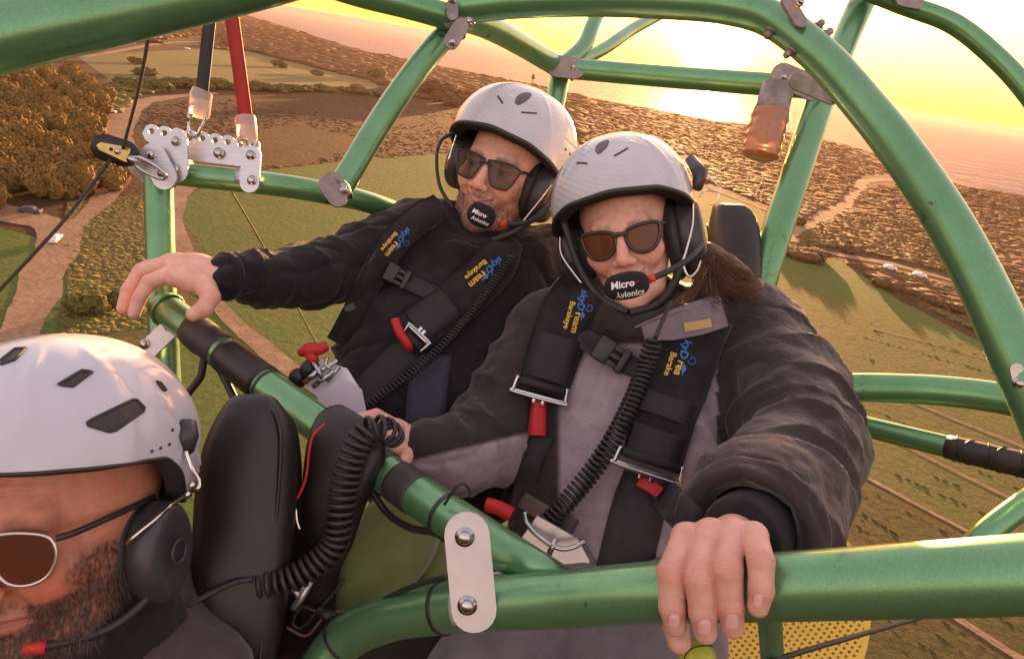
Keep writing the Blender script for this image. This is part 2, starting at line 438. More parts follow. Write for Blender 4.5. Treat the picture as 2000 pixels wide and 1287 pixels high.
# crop rows between the wheel tracks: thin lines of darker plants, far too many to count
def crop_rows():
    V, Fc = [], []
    def row(a, b_, w, gap=.25):
        A, B = G(*a), G(*b_); n = max(8, int(np.linalg.norm(B-A)/1.2)); d = (B-A)/n
        s = np.array([d[1], -d[0], 0]); s /= np.linalg.norm(s)
        for i in range(n):
            if random.random() < gap: continue
            p = A+d*(i+random.uniform(-.2, .2)) + s*random.uniform(-.12, .12); ww = w*random.uniform(.4, 1.2); h = ww*random.uniform(.2, .45); e = d*random.uniform(.35, .6)
            k = len(V)
            V.extend([(p-e-s*ww/2).tolist(), (p-e+s*ww/2).tolist(), (p+e+s*ww/2).tolist(), (p+e-s*ww/2).tolist(), (p-e*.5+np.array([0, 0, h])).tolist(), (p+e*.5+np.array([0, 0, h])).tolist()])
            Fc.extend([(k, k+4, k+5, k+3), (k+1, k+2, k+5, k+4), (k, k+1, k+4), (k+2, k+3, k+5)])
    for j in range(10):
        y0 = 660+j*8.5
        if j == 0: row((1690, y0), (2090, y0+115), .2, .3)
    for a, b_, g in (((1690, 700), (2060, 812), .5), ((1690, 880), (1900, 960), .55), ((1700, 905), (1960, 1020), .5), ((1670, 960), (1880, 1080), .25), ((1655, 985), (1850, 1105), .2),
                     ((1640, 1005), (1830, 1130), .2), ((1660, 940), (1900, 1070), .4), ((1690, 1180), (1900, 1330), .15), ((1720, 1165), (1960, 1330), .15), ((1760, 1160), (2000, 1318), .2), ((1650, 1180), (1840, 1330), .15),
                     ((1900, 1175), (2050, 1265), .2), ((1930, 1160), (2050, 1235), .2), ((1690, 660), (1960, 735), .3), ((1680, 640), (1990, 712), .6), ((1680, 790), (2000, 930), .7), ((1690, 820), (2000, 960), .75)):
        row(a, b_, .34, g*.6)
        row((a[0]+12, a[1]-9), (b_[0]+14, b_[1]-11), .22, min(.85, g+.2))
    o = mesh_obj("crop_rows", V, Fc, M_row, False)
    tagged(o, "dark broken rows of plants between the wheel tracks of the field", "crop", kind="stuff")
crop_rows()

# ---- foliage
def leaf_mat(name, a, c, rough=.8, vs=.35):
    return mat(name, a, rough=rough, var=c, vscale=vs, vdetail=4, spec=0.1)
M_leaf = leaf_mat("grove_leaves", (.3, .16, .042), (.11, .095, .028), vs=2.5)
M_leaf2 = leaf_mat("bush_leaves", (.15, .125, .034), (.07, .075, .02), vs=5.0)
M_verge = leaf_mat("verge_leaves", (.13, .115, .032), (.095, .095, .026))
M_heath = leaf_mat("heath_leaves", (.105, .056, .022), (.075, .044, .018))
M_heathgreen = leaf_mat("heath_leaves_green", (.15, .11, .035), (.08, .07, .022))
M_bark = mat("bark", (.09, .065, .045), rough=.9, var=(.05, .04, .03), vscale=6, bump=.5, bscale=12, bump_d=.05)

def blob(n_sub, amp, fr, seed, squash=(1, 1, 1)):
    bm = bmesh.new(); bmesh.ops.create_icosphere(bm, subdivisions=n_sub, radius=1.0)
    v = np.array([x.co[:] for x in bm.verts]); bm.verts.index_update(); f = [[x.index for x in p.verts] for p in bm.faces]; bm.free()
    v = v*(1+amp*fbm(v*fr+seed*3.7, 3))[:, None]
    return v*np.array(squash), f

def crown_mesh(name, seed, lobes, leaves, leaf, m, flat=.8):
    """an uneven crown: overlapping lobes as the shaded inside, leaf-sized faces all over them"""
    r = np.random.default_rng(seed); parts = []; cs = []
    for k in range(lobes):
        a = r.uniform(0, 2*math.pi); rr = r.uniform(.0, .62)**.7; z = r.uniform(.25, 1.0)*(1-.45*rr)
        s = r.uniform(.3, .52); c = np.array([rr*math.cos(a), rr*math.sin(a), z*flat+.1]); cs.append((c, s))
        v, f = blob(2, .3, 1.6, seed*9+k); parts.append((v*s*.8+c, f))
    V, Fc = join(*parts)
    q, qf = [], []
    for i in range(leaves):
        c, s = cs[r.integers(len(cs))]
        d = r.normal(size=3); d /= np.linalg.norm(d); d[2] = abs(d[2])*.9+d[2]*.1
        p = c + d*s*r.uniform(.74, 1.14)
        a = np.cross(d, r.normal(size=3)); a /= np.linalg.norm(a); b_ = np.cross(d, a)+d*r.uniform(-.6, .6)
        w = leaf*r.uniform(.6, 1.5)
        k = len(q); q += [p-a*w-b_*w*.6, p+a*w*.9-b_*w*.3, p+a*w*.3+b_*w, p-a*w*.7+b_*w*.7]; qf.append((k, k+1, k+2, k+3))
    V, Fc = join((V, Fc), (np.array(q), qf))
    me = bpy.data.meshes.new(name); me.from_pydata(V.tolist(), [], Fc); me.materials.append(m); me.update(); return me

def trunk_mesh():
    parts = [sweep(spline([(0, 0, -.05), (.02, 0, .3), (-.02, .02, .6), (.03, .0, .85)], 4), np.linspace(.07, .025, 13), 7)]
    for a in (0.3, 2.2, 4.1): parts.append(sweep(spline([(0, 0, .35), (.2*math.cos(a), .2*math.sin(a), .6), (.42*math.cos(a), .42*math.sin(a), .8)], 4), np.linspace(.04, .012, 9), 6))
    v, f = join(*parts); me = bpy.data.meshes.new("trunk"); me.from_pydata(v.tolist(), [], f); me.materials.append(M_bark); return me
CROWNS = [crown_mesh("crown", s, 15, 5200, .05, M_leaf) for s in range(5)]
BUSHES = [crown_mesh("bush_crown", 40+s, 9, 1300, .09, M_leaf2, .6) for s in range(3)]
M_heathbush = leaf_mat("heath_bush_leaves", (.16, .08, .03), (.07, .045, .018), vs=5.0)
HEATHS = [crown_mesh("heath_crown", 60+s, 9, 1300, .085, M_heathbush, .55) for s in range(3)]
TRUNK = trunk_mesh()

def tree(name, p, rad, height, me, label, cat, group):
    root = bpy.data.objects.new(name, None); COL.objects.link(root); root.location = p; root.rotation_euler = (0, 0, random.uniform(0, 6.3))
    root.empty_display_size = 1.0
    tagged(root, label, cat, group)
    c = bpy.data.objects.new("crown", me); COL.objects.link(c); c.parent = root; c.scale = (rad, rad, height)
    t = bpy.data.objects.new("trunk", TRUNK); COL.objects.link(t); t.parent = root; t.scale = (rad*.8, rad*.8, height*.8)
    return root

# the grove beside the parked car
random.seed(11)
grove = []
GP = [(30, 372), (95, 378), (150, 372), (195, 362), (232, 352), (-30, 352), (20, 330), (75, 335), (120, 328), (160, 318), (195, 318), (-20, 300), (40, 292), (90, 288), (135, 280), (170, 272), (0, 262), (55, 255),
      (105, 248), (150, 240), (182, 238), (15, 228), (70, 222), (120, 215), (165, 208), (190, 206), (-25, 215), (40, 196), (90, 190), (140, 182), (180, 180), (10, 176), (65, 170), (115, 163), (158, 160), (-40, 400), (190, 190), (95, 150), (140, 145), (50, 152), (-10, 155)]
for i, (x, y) in enumerate(GP):
    p = G(x, y + (6 if y > 345 else 20)); dist = np.hypot(p[0], p[1])
    nth = {35: "leftmost", 0: "second from left", 1: "third from left", 2: "fourth from left", 3: "fifth from left", 4: "rightmost"}
    edge = nth[i]+" in the front row above the dirt clearing" if i in nth else "deep in the dense grove left of the track"
    rr = random.uniform(5.0, 7.2) if y < 345 else random.uniform(4.8, 6.6)
    tree("broadleaf_tree", (p[0], p[1], 0), rr, random.uniform(6.0, 9.0) if y < 345 else random.uniform(6.0, 8.0), CROWNS[i % 5], "rounded orange-lit broadleaf tree " + edge, "tree",
         "front row trees of the grove" if i in (0, 1, 2, 3, 4, 35) else "inner trees of the grove")
# single bushes one can tell apart
BS = [((172, 612), 3.4, 3.0, "orange-lit round bush beside the rough verge below the man's hand", 0), ((235, 590), 2.6, 2.2, "smaller olive bush to the right of the orange-lit bush", 0),
      ((1585, 505), 9.0, 3.0, "big dark rounded bush clump at the corner of the crop field", 1), ((1545, 500), 6.0, 2.4, "dark bush at the left end of the crop field corner", 1),
      ((1655, 492), 4.0, 2.6, "low dark bush just above the pale road strip", 1), ((1553, 436), 5.5, 2.6, "oval dark bush inside the sandy track loop", 1),
      ((1760, 570), 4.6, 2.0, "dark round bush between pale road strip and crop field", 1), ((1820, 592), 4.6, 2.0, "dark bush right of the round one beyond the crop field", 1), ((1725, 560), 3.4, 2.2, "low bush left of the round one beyond the crop field", 1), ((1870, 610), 3.6, 2.4, "rightmost small bush beyond the crop field edge", 1),
      ((265, 125), 6, 4.5, "small dark bush alone on the pale pasture", 0), ((545, 132), 7, 6, "lone dark tree standing on the pale pasture", 0), ((620, 148), 8, 5, "round bush on the sandy patch of the pasture", 0), ((290, 150), 9, 5, "broad bush at the pasture's lower edge", 0),
      ((740, 155), 15, 11, "tall orange bushy tree at the right end of the pasture", 0), ((850, 190), 20, 14, "large orange bush clump behind the slanted green tube", 1), ((880, 205), 15, 10, "orange bush right of the large clump above the man's helmet", 1)]
for (x, y), r_, h_, lab, k in BS:
    p = G(x, y); tree("bush", (p[0], p[1], 0), r_, h_, (BUSHES, HEATHS)[k][random.randrange(3)], lab, "bush", None)
# hedge between pasture and brown field
hp = [G(x, y) for x, y in ((205, 178), (300, 172), (420, 172), (560, 178), (660, 180), (760, 190))]
hl = spline(hp, 10)
for i in range(0, len(hl), 2):
    p = hl[i] + np.array([random.uniform(-3, 3), random.uniform(-3, 3), 0])
    tree("hedge_bush", (p[0], p[1], 0), random.uniform(7, 10), random.uniform(3, 5.5), BUSHES[i % 3], "dark green bush in the hedge line under the pale pasture", "bush", "bushes of the hedge line")

# heath and coastal wood: a mass of low bushes (nobody could count them)
def heath(name, poly, count, rmin, rmax, hmul, m, label, seed, far_boost=0.0, clear=True, gap=-.25):
    r = np.random.default_rng(seed)
    px = np.array(poly, float)
    base = [blob(1, .38, 1.9, 200+k, (1, 1, 1)) for k in range(8)]; bf = np.array(base[0][1])
    lo, hi = px.min(0), px.max(0)
    q = r.uniform(lo, hi, (count*5, 2)); ins = np.zeros(len(q), bool); j = len(px)-1
    for i in range(len(px)):
        ins ^= ((px[i, 1] > q[:, 1]) != (px[j, 1] > q[:, 1])) & (q[:, 0] < (px[j, 0]-px[i, 0])*(q[:, 1]-px[i, 1])/(px[j, 1]-px[i, 1]+1e-9)+px[i, 0]); j = i
    q = q[ins]; tp = np.vstack(TRACKS)[::2]; q = q[np.array([((tp-k_)**2).sum(1).min() > 170 for k_ in q])] if clear else q; d_ = np.stack([(q[:, 0]-W/2)/F, (H/2-q[:, 1])/F, -np.ones(len(q))], 1)@M3.T; p = CAM+d_*(-ALT/d_[:, 2])[:, None]
    keep = vnoise(np.stack([p[:, 0]*.02, p[:, 1]*.02, np.full(len(p), float(seed))], 1)) > gap; p = p[keep][:count]; n = len(p); d = np.hypot(p[:, 0], p[:, 1])
    sz = r.uniform(rmin, rmax, n)*(1+far_boost*d/1000)*r.uniform(.6, 1.2, n); a = r.uniform(0, 6.3, n); st = r.uniform(.8, 1.6, n); bi = r.integers(8, size=n); V = []
    B8 = np.array([b_[0] for b_ in base])[bi]; ca, sa = np.cos(a)[:, None], np.sin(a)[:, None]
    V = np.stack([(B8[:, :, 0]*ca-B8[:, :, 1]*sa)*(sz*st)[:, None]+p[:, :1], (B8[:, :, 0]*sa+B8[:, :, 1]*ca)*sz[:, None]+p[:, 1:2], (B8[:, :, 2]*.9+.35)*sz[:, None]*hmul], -1)
    nv = B8.shape[1]; Fc = (bf[None]+(np.arange(n)*nv)[:, None, None]).reshape(-1, 3); V = V.reshape(-1, 3)
    ob = mesh_obj(name, V, Fc, m, True)
    tagged(ob, label, "scrub", kind="stuff")
heath("coastal_heath", [(1110, 184), (1250, 210), (1400, 238), (1480, 246), (1560, 264), (1650, 284), (1720, 304), (1800, 337), (1880, 364), (2010, 384), (2100, 420), (2100, 720), (2000, 690), (1900, 640), (1760, 575), (1640, 500), (1500, 420), (1400, 372), (1130, 280)],
      13000, .9, 2.0, .15, M_heath, "dark brown low heath covering the land down to the shore", 3, 1.4, gap=-.75)
heath("heath_patches", [(1500, 460), (1640, 506), (1760, 580), (1900, 645), (2050, 712), (2050, 560), (1800, 430), (1600, 400)], 1800, .6, 1.4, .5, M_heathgreen, "olive scrub patches above the crop field", 5)
heath("coastal_wood", [(420, 20), (480, 32), (600, 68), (700, 100), (800, 120), (960, 152), (1060, 172), (1130, 190), (1130, 262), (1000, 245), (860, 205), (760, 168), (720, 158), (600, 128), (480, 98), (300, 90), (200, 80)],
      6500, 3.5, 6.5, .28, M_heath, "reddish brown coastal wood along the shore behind the pasture", 8, .5, gap=-.8)
heath("brown_field_tufts", [(300, 205), (420, 190), (760, 190), (860, 206), (1000, 240), (1100, 270), (1000, 292), (700, 312), (510, 333), (420, 320), (260, 240)], 2200, .35, .8, .18, M_heath, "low dry tufts over the brown field", 13, 1.0)
heath("verge_tufts", [(125, 400), (285, 385), (300, 460), (330, 520), (330, 640), (120, 655), (135, 520)], 2000, .25, .6, .2, M_verge, "grassy hummocks on the rough verge beside the dirt track", 17)
heath("shrub_belt", [(200, 175), (330, 170), (350, 186), (270, 200), (235, 230), (215, 210)], 160, 1.6, 3.0, .5, M_verge, "olive shrubs in the bend of the far track", 19)
# ------------------------------------------------------------------ the aircraft frame
def paint_extra(m, n, l, b, src):
    # fine metallic flake in the powder coat, a few scuffs
    v = n.new("ShaderNodeTexVoronoi"); v.inputs["Scale"].default_value = 1400; l.new(src, v.inputs["Vector"])
    sc = n.new("ShaderNodeTexNoise"); sc.inputs["Scale"].default_value = 18; sc.inputs["Detail"].default_value = 9; sc.inputs["Roughness"].default_value = .8; l.new(src, sc.inputs["Vector"])
    r = n.new("ShaderNodeMapRange"); r.inputs[1].default_value = .625; r.inputs[2].default_value = .65; l.new(sc.outputs[0], r.inputs[0])
    base = b.inputs["Base Color"].links[0].from_socket
    hs = n.new("ShaderNodeHueSaturation"); l.new(base, hs.inputs["Color"])
    mr = n.new("ShaderNodeMapRange"); mr.inputs[3].default_value = .82; mr.inputs[4].default_value = 1.2; l.new(v.outputs["Color"], mr.inputs[0]); l.new(mr.outputs[0], hs.inputs["Value"])
    mx = n.new("ShaderNodeMix"); mx.data_type = 'RGBA'; l.new(r.outputs[0], mx.inputs["Factor"]); l.new(hs.outputs[0], mx.inputs[6]); mx.inputs[7].default_value = (.05, .06, .04, 1)
    l.new(mx.outputs[2], b.inputs["Base Color"])
M_green = mat("green_powder_coat", (.16, .37, .185), rough=.27, metal=.62, var=(.125, .31, .14), vscale=9, coat=.35, rvar=.12, extra=paint_extra)
M_alu = mat("brushed_aluminium", (.62, .61, .61), rough=.38, metal=.75, var=(.52, .51, .52), vscale=30, bump=.08, bscale=900, stretch=(1, 8, 1))
M_alu_pale = mat("anodised_plate", (.72, .7, .7), rough=.5, metal=.35, var=(.62, .6, .61), vscale=22, bump=.05, bscale=1200)
M_steel = mat("steel", (.55, .55, .55), rough=.22, metal=1.0, var=(.42, .42, .43), vscale=60)
M_dullsteel = mat("weathered_steel", (.34, .29, .27), rough=.5, metal=.6, var=(.22, .18, .16), vscale=45, bump=.1, bscale=300)
M_black = mat("black_plastic", (.018, .017, .018), rough=.4, var=(.03, .028, .028), vscale=40)
M_tape = mat("black_tape", (.028, .024, .024), rough=.55, var=(.045, .04, .038), vscale=50, bump=.3, bscale=160, bump_d=.001)
M_rubber = mat("black_rubber", (.02, .018, .018), rough=.45, var=(.03, .028, .026), vscale=80)
M_vinyl = mat("black_vinyl", (.014, .011, .0105), rough=.4, var=(.021, .017, .016), vscale=15, bump=.25, bscale=1500, bump_d=.0006, spec=.5)
M_rope = mat("rope_black", (.025, .022, .02), rough=.8, var=(.06, .05, .045), vscale=300, stretch=(1, 1, 1), bump=.5, bscale=700, bump_d=.001)

def P3(pts):
    return np.array([PX(x, y, d) for x, y, d in pts])

air = Thing("powered_parachute_trike", "green tubular open frame of a flying trike around the three riders", "aircraft", PX(900, 1150, .75))
def tube(pts, D, name="frame_tube", n=14, m=None, sides=28):
    c = spline(P3(pts), n)
    return air.part(name, sweep(c, D/2, sides), m or M_green), c

t1, c1 = tube([(-260, 128, .50), (0, 70, .54), (300, 4, .60), (600, -66, .70), (800, -140, .8)], .055)
# curved hoop that runs over the heads and down to the right
_, c_hoop = tube([(560, -60, 1.12), (690, -16, 1.16), (800, 12, 1.18), (885, 36, 1.2)], .045)
_, c_arch = tube([(880, 18, 1.2), (1000, 5, 1.19), (1150, 0, 1.17), (1300, 4, 1.14), (1420, 14, 1.11), (1510, 40, 1.08), (1600, 108, 1.03), (1690, 208, .985), (1770, 310, .94), (1850, 430, .89), (1920, 560, .845), (1985, 700, .80), (2060, 860, .76)], .055)
_, c_t2 = tube([(900, 44, 1.24), (850, 92, 1.22), (790, 168, 1.20), (735, 250, 1.18), (690, 325, 1.16), (655, 382, 1.14)], .043)
_, c_t3 = tube([(287, 328, 1.16), (350, 340, 1.17), (460, 352, 1.18), (560, 364, 1.2), (650, 380, 1.24), (720, 396, 1.3), (800, 425, 1.4), (900, 470, 1.5)], .040)
_, c_t4 = tube([(309, 318, 1.16), (312, 450, 1.15), (317, 600, 1.13), (325, 780, 1.1), (335, 980, 1.07)], .046)
# diagonal bar in front of the passengers, its lower end mitred
c5 = spline(P3([(318, 598, 1.1), (500, 738, 1.0), (700, 885, .895), (850, 990, .815), (1010, 1098, .735)]), 12)
v5, f5 = sweep(c5, .025, 28)
ax5 = c5[-1]-c5[-2]; ax5 /= np.linalg.norm(ax5); yb = PX(1000, 1106, .735)[1]
for k in range(28):
    q = v5[(len(c5)-1)*28+k]; v5[(len(c5)-1)*28+k] = q + ax5*((yb-q[1])/ax5[1])
air.part("diagonal_tube", (v5, f5), M_green)
_, c_t6 = tube([(590, 1390, .82), (625, 1310, .815), (680, 1242, .81), (760, 1205, .78), (850, 1189, .745), (960, 1178, .705), (1100, 1169, .665), (1300, 1155, .605), (1500, 1146, .56), (1750, 1134, .51), (2000, 1121, .468), (2200, 1110, .44)], .0535, "front_rail", sides=36)
_, c_t8 = tube([(1720, -70, 1.60), (1672, 30, 1.55), (1625, 140, 1.48), (1588, 240, 1.42), (1548, 360, 1.37), (1508, 480, 1.33), (1478, 580, 1.32), (1430, 740, 1.34)], .059)
_, c_t9 = tube([(1085, 132, 1.67), (1250, 146, 1.6), (1400, 158, 1.53), (1575, 170, 1.46)], .049)
_, _c = tube([(905, 34, 1.26), (960, 55, 1.36), (1020, 88, 1.5), (1075, 122, 1.64), (1100, 136, 1.68)], .05)
tube([(1098, 130, 1.70), (1140, 90, 1.75), (1160, 45, 1.8), (1190, -20, 1.9)], .042)
tube([(1110, 128, 1.72), (1180, 95, 1.85), (1240, 55, 2.0), (1320, 15, 2.2), (1420, -20, 2.4)], .036)
tube([(1098, 130, 1.69), (1086, 190, 1.66), (1060, 320, 1.6)], .048)
tube([(1640, -40, 1.5), (1760, 8, 1.5), (1860, 46, 1.48), (1940, 108, 1.45), (2010, 184, 1.42), (2080, 290, 1.38)], .042)
tube([(1560, 758, 1.2), (1700, 757, 1.17), (1850, 764, 1.12), (2000, 786, 1.06), (2150, 830, 1.0)], .050)
_, c_t13 = tube([(1560, 800, 1.25), (1700, 835, 1.18), (1850, 872, 1.10), (2000, 908, 1.02), (2150, 945, .96)], .036)
tube([(1880, 1085, .9), (1940, 1030, .9), (2000, 985, .9), (2100, 915, .9)], .032)
tube([(1500, 1150, .60), (1504, 1215, .62), (1510, 1320, .66), (1514, 1450, .70)], .0215)

def sleeve(c, a, b_, rad, name, m, par=None, jit=.0, label=None):
    """a wrap round the centre line c between fractions a and b"""
    n = len(c)-1; i0, i1 = a*n, b_*n; t = np.linspace(i0, i1, 12)
    cc = np.array([np.array([np.interp(x, np.arange(n+1), c[:, k]) for k in range(3)]) for x in t])
    rr = rad*(1+jit*vnoise(cc*60)); rr[0] *= .985; rr[-1] *= .985
    v, f = sweep(cc, rr, 26)
    if jit: v = v + (v-np.repeat(cc, 26, 0))/rad*(jit*rad*vnoise(v*90))[:, None]
    return air.part(name, (v, f), m, label=label)
def frac(c, px, py):
    q = np.stack([c[:, 0]/-c[:, 2]*F+W/2, H/2-c[:, 1]/-c[:, 2]*F], 1)
    return np.argmin(((q-np.array([px, py]))**2).sum(1))/(len(c)-1)
sl5 = lambda a, b_, r_, nm, m, **k: sleeve(c5, frac(c5, *a), frac(c5, *b_), r_, nm, m, **k)
c5f = spline(c5, 4); c5 = c5f
sl5((372, 646), (428, 690), .0268, "tape_wrap", M_tape, jit=.04)
sl5((438, 695), (512, 752), .0275, "strap_wrap", M_vinyl)
sl5((715, 893), (755, 926), .0272, "tape_wrap", M_tape, jit=.02)
sl5((775, 938), (815, 968), .0265, "tape_wrap", M_tape)
sl5((866, 1002), (872, 1006), .0262, "zip_tie", M_black)
sl5((520, 757), (524, 760), .0262, "zip_tie", M_black)
sleeve(c_t6, frac(c_t6, 868, 1188), frac(c_t6, 874, 1187), .0282, "zip_tie", M_black)
c6f = spline(c_t6, 6)
sleeve(c6f, frac(c6f, 668, 1255), frac(c6f, 674, 1249), .0282, "zip_tie", M_black)
grip = sleeve(c_t13, frac(c_t13, 1848, 871), .93, .0195, "grip_wrap", M_tape, label="black lattice-wrapped grip")
# crossing cords on the grip
nn = len(c_t13)-1; i0, i1 = frac(c_t13, 1848, 871)*nn, .93*nn
for s_ in (1, -1):
    t = np.linspace(i0, i1, 160); cc = np.stack([np.interp(t, np.arange(nn+1), c_t13[:, k]) for k in range(3)], 1)
    tt, u, w_ = frames(cc); a = s_*np.linspace(0, 26, 160)
    cc = cc + (np.cos(a)[:, None]*u+np.sin(a)[:, None]*w_)*.0198
    air.part("grip_cord", sweep(cc, .0012, 5), M_black, parent=None)

# black vinyl flap wrapped over the diagonal bar (front pad of the rear seat)
def pad_surface(rows, thick, m, name, bulge=.0, base_label=None, piping=None, nlon=16):
    """soft slab from rows of (left px, right px, y px, depth); rounded edges, closed"""
    L = spline(np.array([PX(a, y1, d1) for a, y1, b_, y2, d1, d2 in rows]), 6); Rr = spline(np.array([PX(b_, y2, d2) for a, y1, b_, y2, d1, d2 in rows]), 6)
    n = len(L); s = np.linspace(0, 1, nlon)
    mid = L[:, None, :]*(1-s)[None, :, None]+Rr[:, None, :]*s[None, :, None]
    du = np.gradient(mid, axis=0); dv = np.gradient(mid, axis=1); nr = np.cross(dv, du); nr /= np.linalg.norm(nr, axis=2)[:, :, None]+1e-12
    if nr[n//2, nlon//2, 2] < 0: nr = -nr
    e = (1-(2*s-1)**6)**.5; tt = np.linspace(-1, 1, n); ev = np.clip(1-tt**10, 0, 1)**.5
    prof = thick/2*(e[None, :]*ev[:, None]) + bulge*((1-(2*s-1)**2)[None, :]*(1-tt**2)[:, None])
    A = mid+nr*prof[:, :, None]; B = mid-nr*(thick/2*(e[None, :]*ev[:, None]))[:, :, None]
    v = np.concatenate([A.reshape(-1, 3), B.reshape(-1, 3)]); f = []; o = n*nlon
    for i in range(n-1):
        for j in range(nlon-1):
            a = i*nlon+j; f.append((a, a+1, a+nlon+1, a+nlon)); f.append((o+a, o+a+nlon, o+a+nlon+1, o+a+1))
    for i in range(n-1):
        for j in (0, nlon-1):
            a = i*nlon+j; q = (a, a+nlon, o+a+nlon, o+a); f.append(q if j == 0 else q[::-1])
    for j in range(nlon-1):
        for i in (0, n-1):
            a = i*nlon+j; q = (a, o+a, o+a+1, a+1); f.append(q if i == 0 else q[::-1])
    return air.part(name, (v, f), m, label=base_label)
pad_surface([(668, 795, 700, 812, .905, .885), (618, 818, 742, 850, .885, .86), (598, 870, 752, 900, .865, .845), (588, 960, 715, 985, .86, .845), (578, 1040, 690, 1060, .87, .85), (560, 1115, 660, 1135, .88, .87), (520, 1300, 640, 1300, .9, .9)],
            .03, M_vinyl, "seat_flap", .004, "black vinyl flap folded over the diagonal tube")
# pilot's seat back with piping
sb = pad_surface([(470, 792, 540, 792, .84, .84), (436, 815, 568, 812, .83, .83), (404, 868, 583, 850, .82, .83), (384, 940, 590, 930, .81, .83), (376, 1040, 582, 1040, .80, .82), (376, 1150, 566, 1150, .79, .81), (390, 1330, 535, 1330, .78, .8)],
            .06, M_vinyl, "seat_back", .012, "black padded backrest of the pilot's seat", nlon=24)
pip = spline(P3([(508, 790, .815), (535, 805, .80), (548, 850, .795), (546, 930, .79), (536, 1040, .785), (520, 1150, .78), (505, 1330, .77)]), 8)
air.part("piping", sweep(pip, .0022, 8), M_vinyl, parent=sb)
pad_surface([(330, 1060, 500, 1080, .88, .9), (330, 1200, 520, 1200, .87, .9), (330, 1400, 520, 1400, .86, .9)], .05, M_vinyl, "seat_side", .0)
# dark well under the seats and olive seat cushions behind the flap
M_darkfab = mat("dark_canvas", (.03, .021, .018), rough=.85, var=(.045, .03, .026), vscale=25, bump=.4, bscale=900, bump_d=.0008, sheen=.2)
M_olive = mat("olive_fabric", (.16, .2, .06), rough=.8, var=(.12, .16, .045), vscale=30, bump=.4, bscale=1100, bump_d=.0008, sheen=.3)
pad_surface([(470, 1080, 930, 1080, 1.0, 1.0), (460, 1200, 940, 1200, .98, .98), (440, 1420, 960, 1420, .95, .95)], .05, M_darkfab, "seat_base", .0)
pad_surface([(740, 975, 850, 950, .95, .95), (690, 1030, 865, 1010, .93, .93), (645, 1110, 850, 1085, .915, .92), (640, 1160, 800, 1150, .915, .92), (680, 1196, 740, 1196, .93, .93)], .05, M_olive, "seat_cushion", .014, "olive green fabric seat cushion under the diagonal tube")
pad_surface([(800, 1040, 905, 1010, .96, .96), (815, 1110, 905, 1085, .95, .95), (825, 1200, 890, 1180, .95, .95)], .04, M_olive, "seat_cushion", .008)
pad_surface([(800, 985, 840, 972, .915, .915), (772, 1060, 822, 1050, .9, .9), (745, 1150, 800, 1145, .9, .9), (735, 1190, 790, 1190, .91, .91)], .01, M_darkfab, "seat_strap", .0)
# backrest of the woman's seat seen over her shoulder
pad_surface([(1392, 402, 1448, 408, 1.36, 1.36), (1385, 440, 1474, 440, 1.35, 1.35), (1380, 500, 1484, 500, 1.33, 1.33), (1370, 640, 1486, 620, 1.30, 1.3), (1340, 900, 1500, 900, 1.25, 1.25)], .07, M_vinyl, "headrest", .015, "black padded headrest behind the woman")

# ---- clamp plates with bolts
def clamp(p0, p1, d, wpx, m=M_alu, bolts=(), name="clamp_plate", tilt=0.0, thick=.004, nz=(0, 0, 1), label=None, br=.0055):
    A, B = PX(*p0, d), PX(*p1, d if not isinstance(d, tuple) else d[1])
    x = B-A; L = np.linalg.norm(x); n_ = np.asarray(nz, float)
    Bs = basis(x, np.cross(n_, x)); w_ = wpx/F*d
    o = air.part(name, plate(stadium(L, w_), thick, (A+B)/2, Bs), m, smooth=False, label=label)
    for bx, by in bolts: air.part("bolt", bolt(PX(bx, by, d)+Bs[:, 2]*thick*.5, Bs[:, 2], br), M_steel, parent=o)
    return o, Bs
def strap_round(c, px, py, wid, rad, a0, a1, m, parent, th=.003):
    """curved band round a tube (the wrapped lower end of a clamp)"""
    i = int(frac(c, px, py)*(len(c)-1)); i = min(max(i, 1), len(c)-2); p = c[i]; t = c[i+1]-c[i-1]; t /= np.linalg.norm(t)
    z = np.array([0, 0, 1.0]); z -= t*z.dot(t); z /= np.linalg.norm(z); y = np.cross(z, t)
    V, Fc = [], []; n = 16
    for k, a in enumerate(np.linspace(a0, a1, n)):
        d_ = math.cos(a)*z+math.sin(a)*y
        for s_, r_ in ((-1, rad), (1, rad), (1, rad+th), (-1, rad+th)): V.append(p+d_*r_+t*s_*wid/2)
    for k in range(n-1):
        for j in range(4):
            Fc.append((k*4+j, k*4+(j+1) % 4, (k+1)*4+(j+1) % 4, (k+1)*4+j))
    Fc += [(3, 2, 1, 0), tuple((n-1)*4+j for j in range(4))]
    return air.part("clamp_band", (np.array(V), Fc), m, parent=parent)
cl, Bs = clamp((912, 1043), (926, 1190), .672, 88, M_alu_pale, [(908, 1047), (913, 1180)], label="pale riveted clamp plate joining the two green tubes", br=.0065)
strap_round(c_t6, 945, 1179, .043, .0272, -.2, 2.4, M_alu_pale, cl)
clamp((340, 634), (292, 680), 1.075, 40, M_alu_pale, [(332, 637), (284, 672)], nz=(-.1, .1, 1))
cl, _ = clamp((345, 277), (346, 335), 1.135, 44, M_alu, [(345, 277), (347, 332)]); strap_round(c_t3, 348, 340, .036, .0205, -.3, 2.8, M_alu, cl)
cl, _ = clamp((491, 304), (488, 358), 1.148, 38, M_alu, [(491, 304), (493, 353)]); strap_round(c_t3, 489, 356, .031, .0205, -.3, 2.8, M_alu, cl)
clamp((300, 305), (322, 346), 1.125, 50, M_alu, [(298, 303), (318, 338)], nz=(-.25, .35, 1)); clamp((270, 320), (300, 348), 1.15, 44, M_dullsteel, (), nz=(-.4, .2, 1))
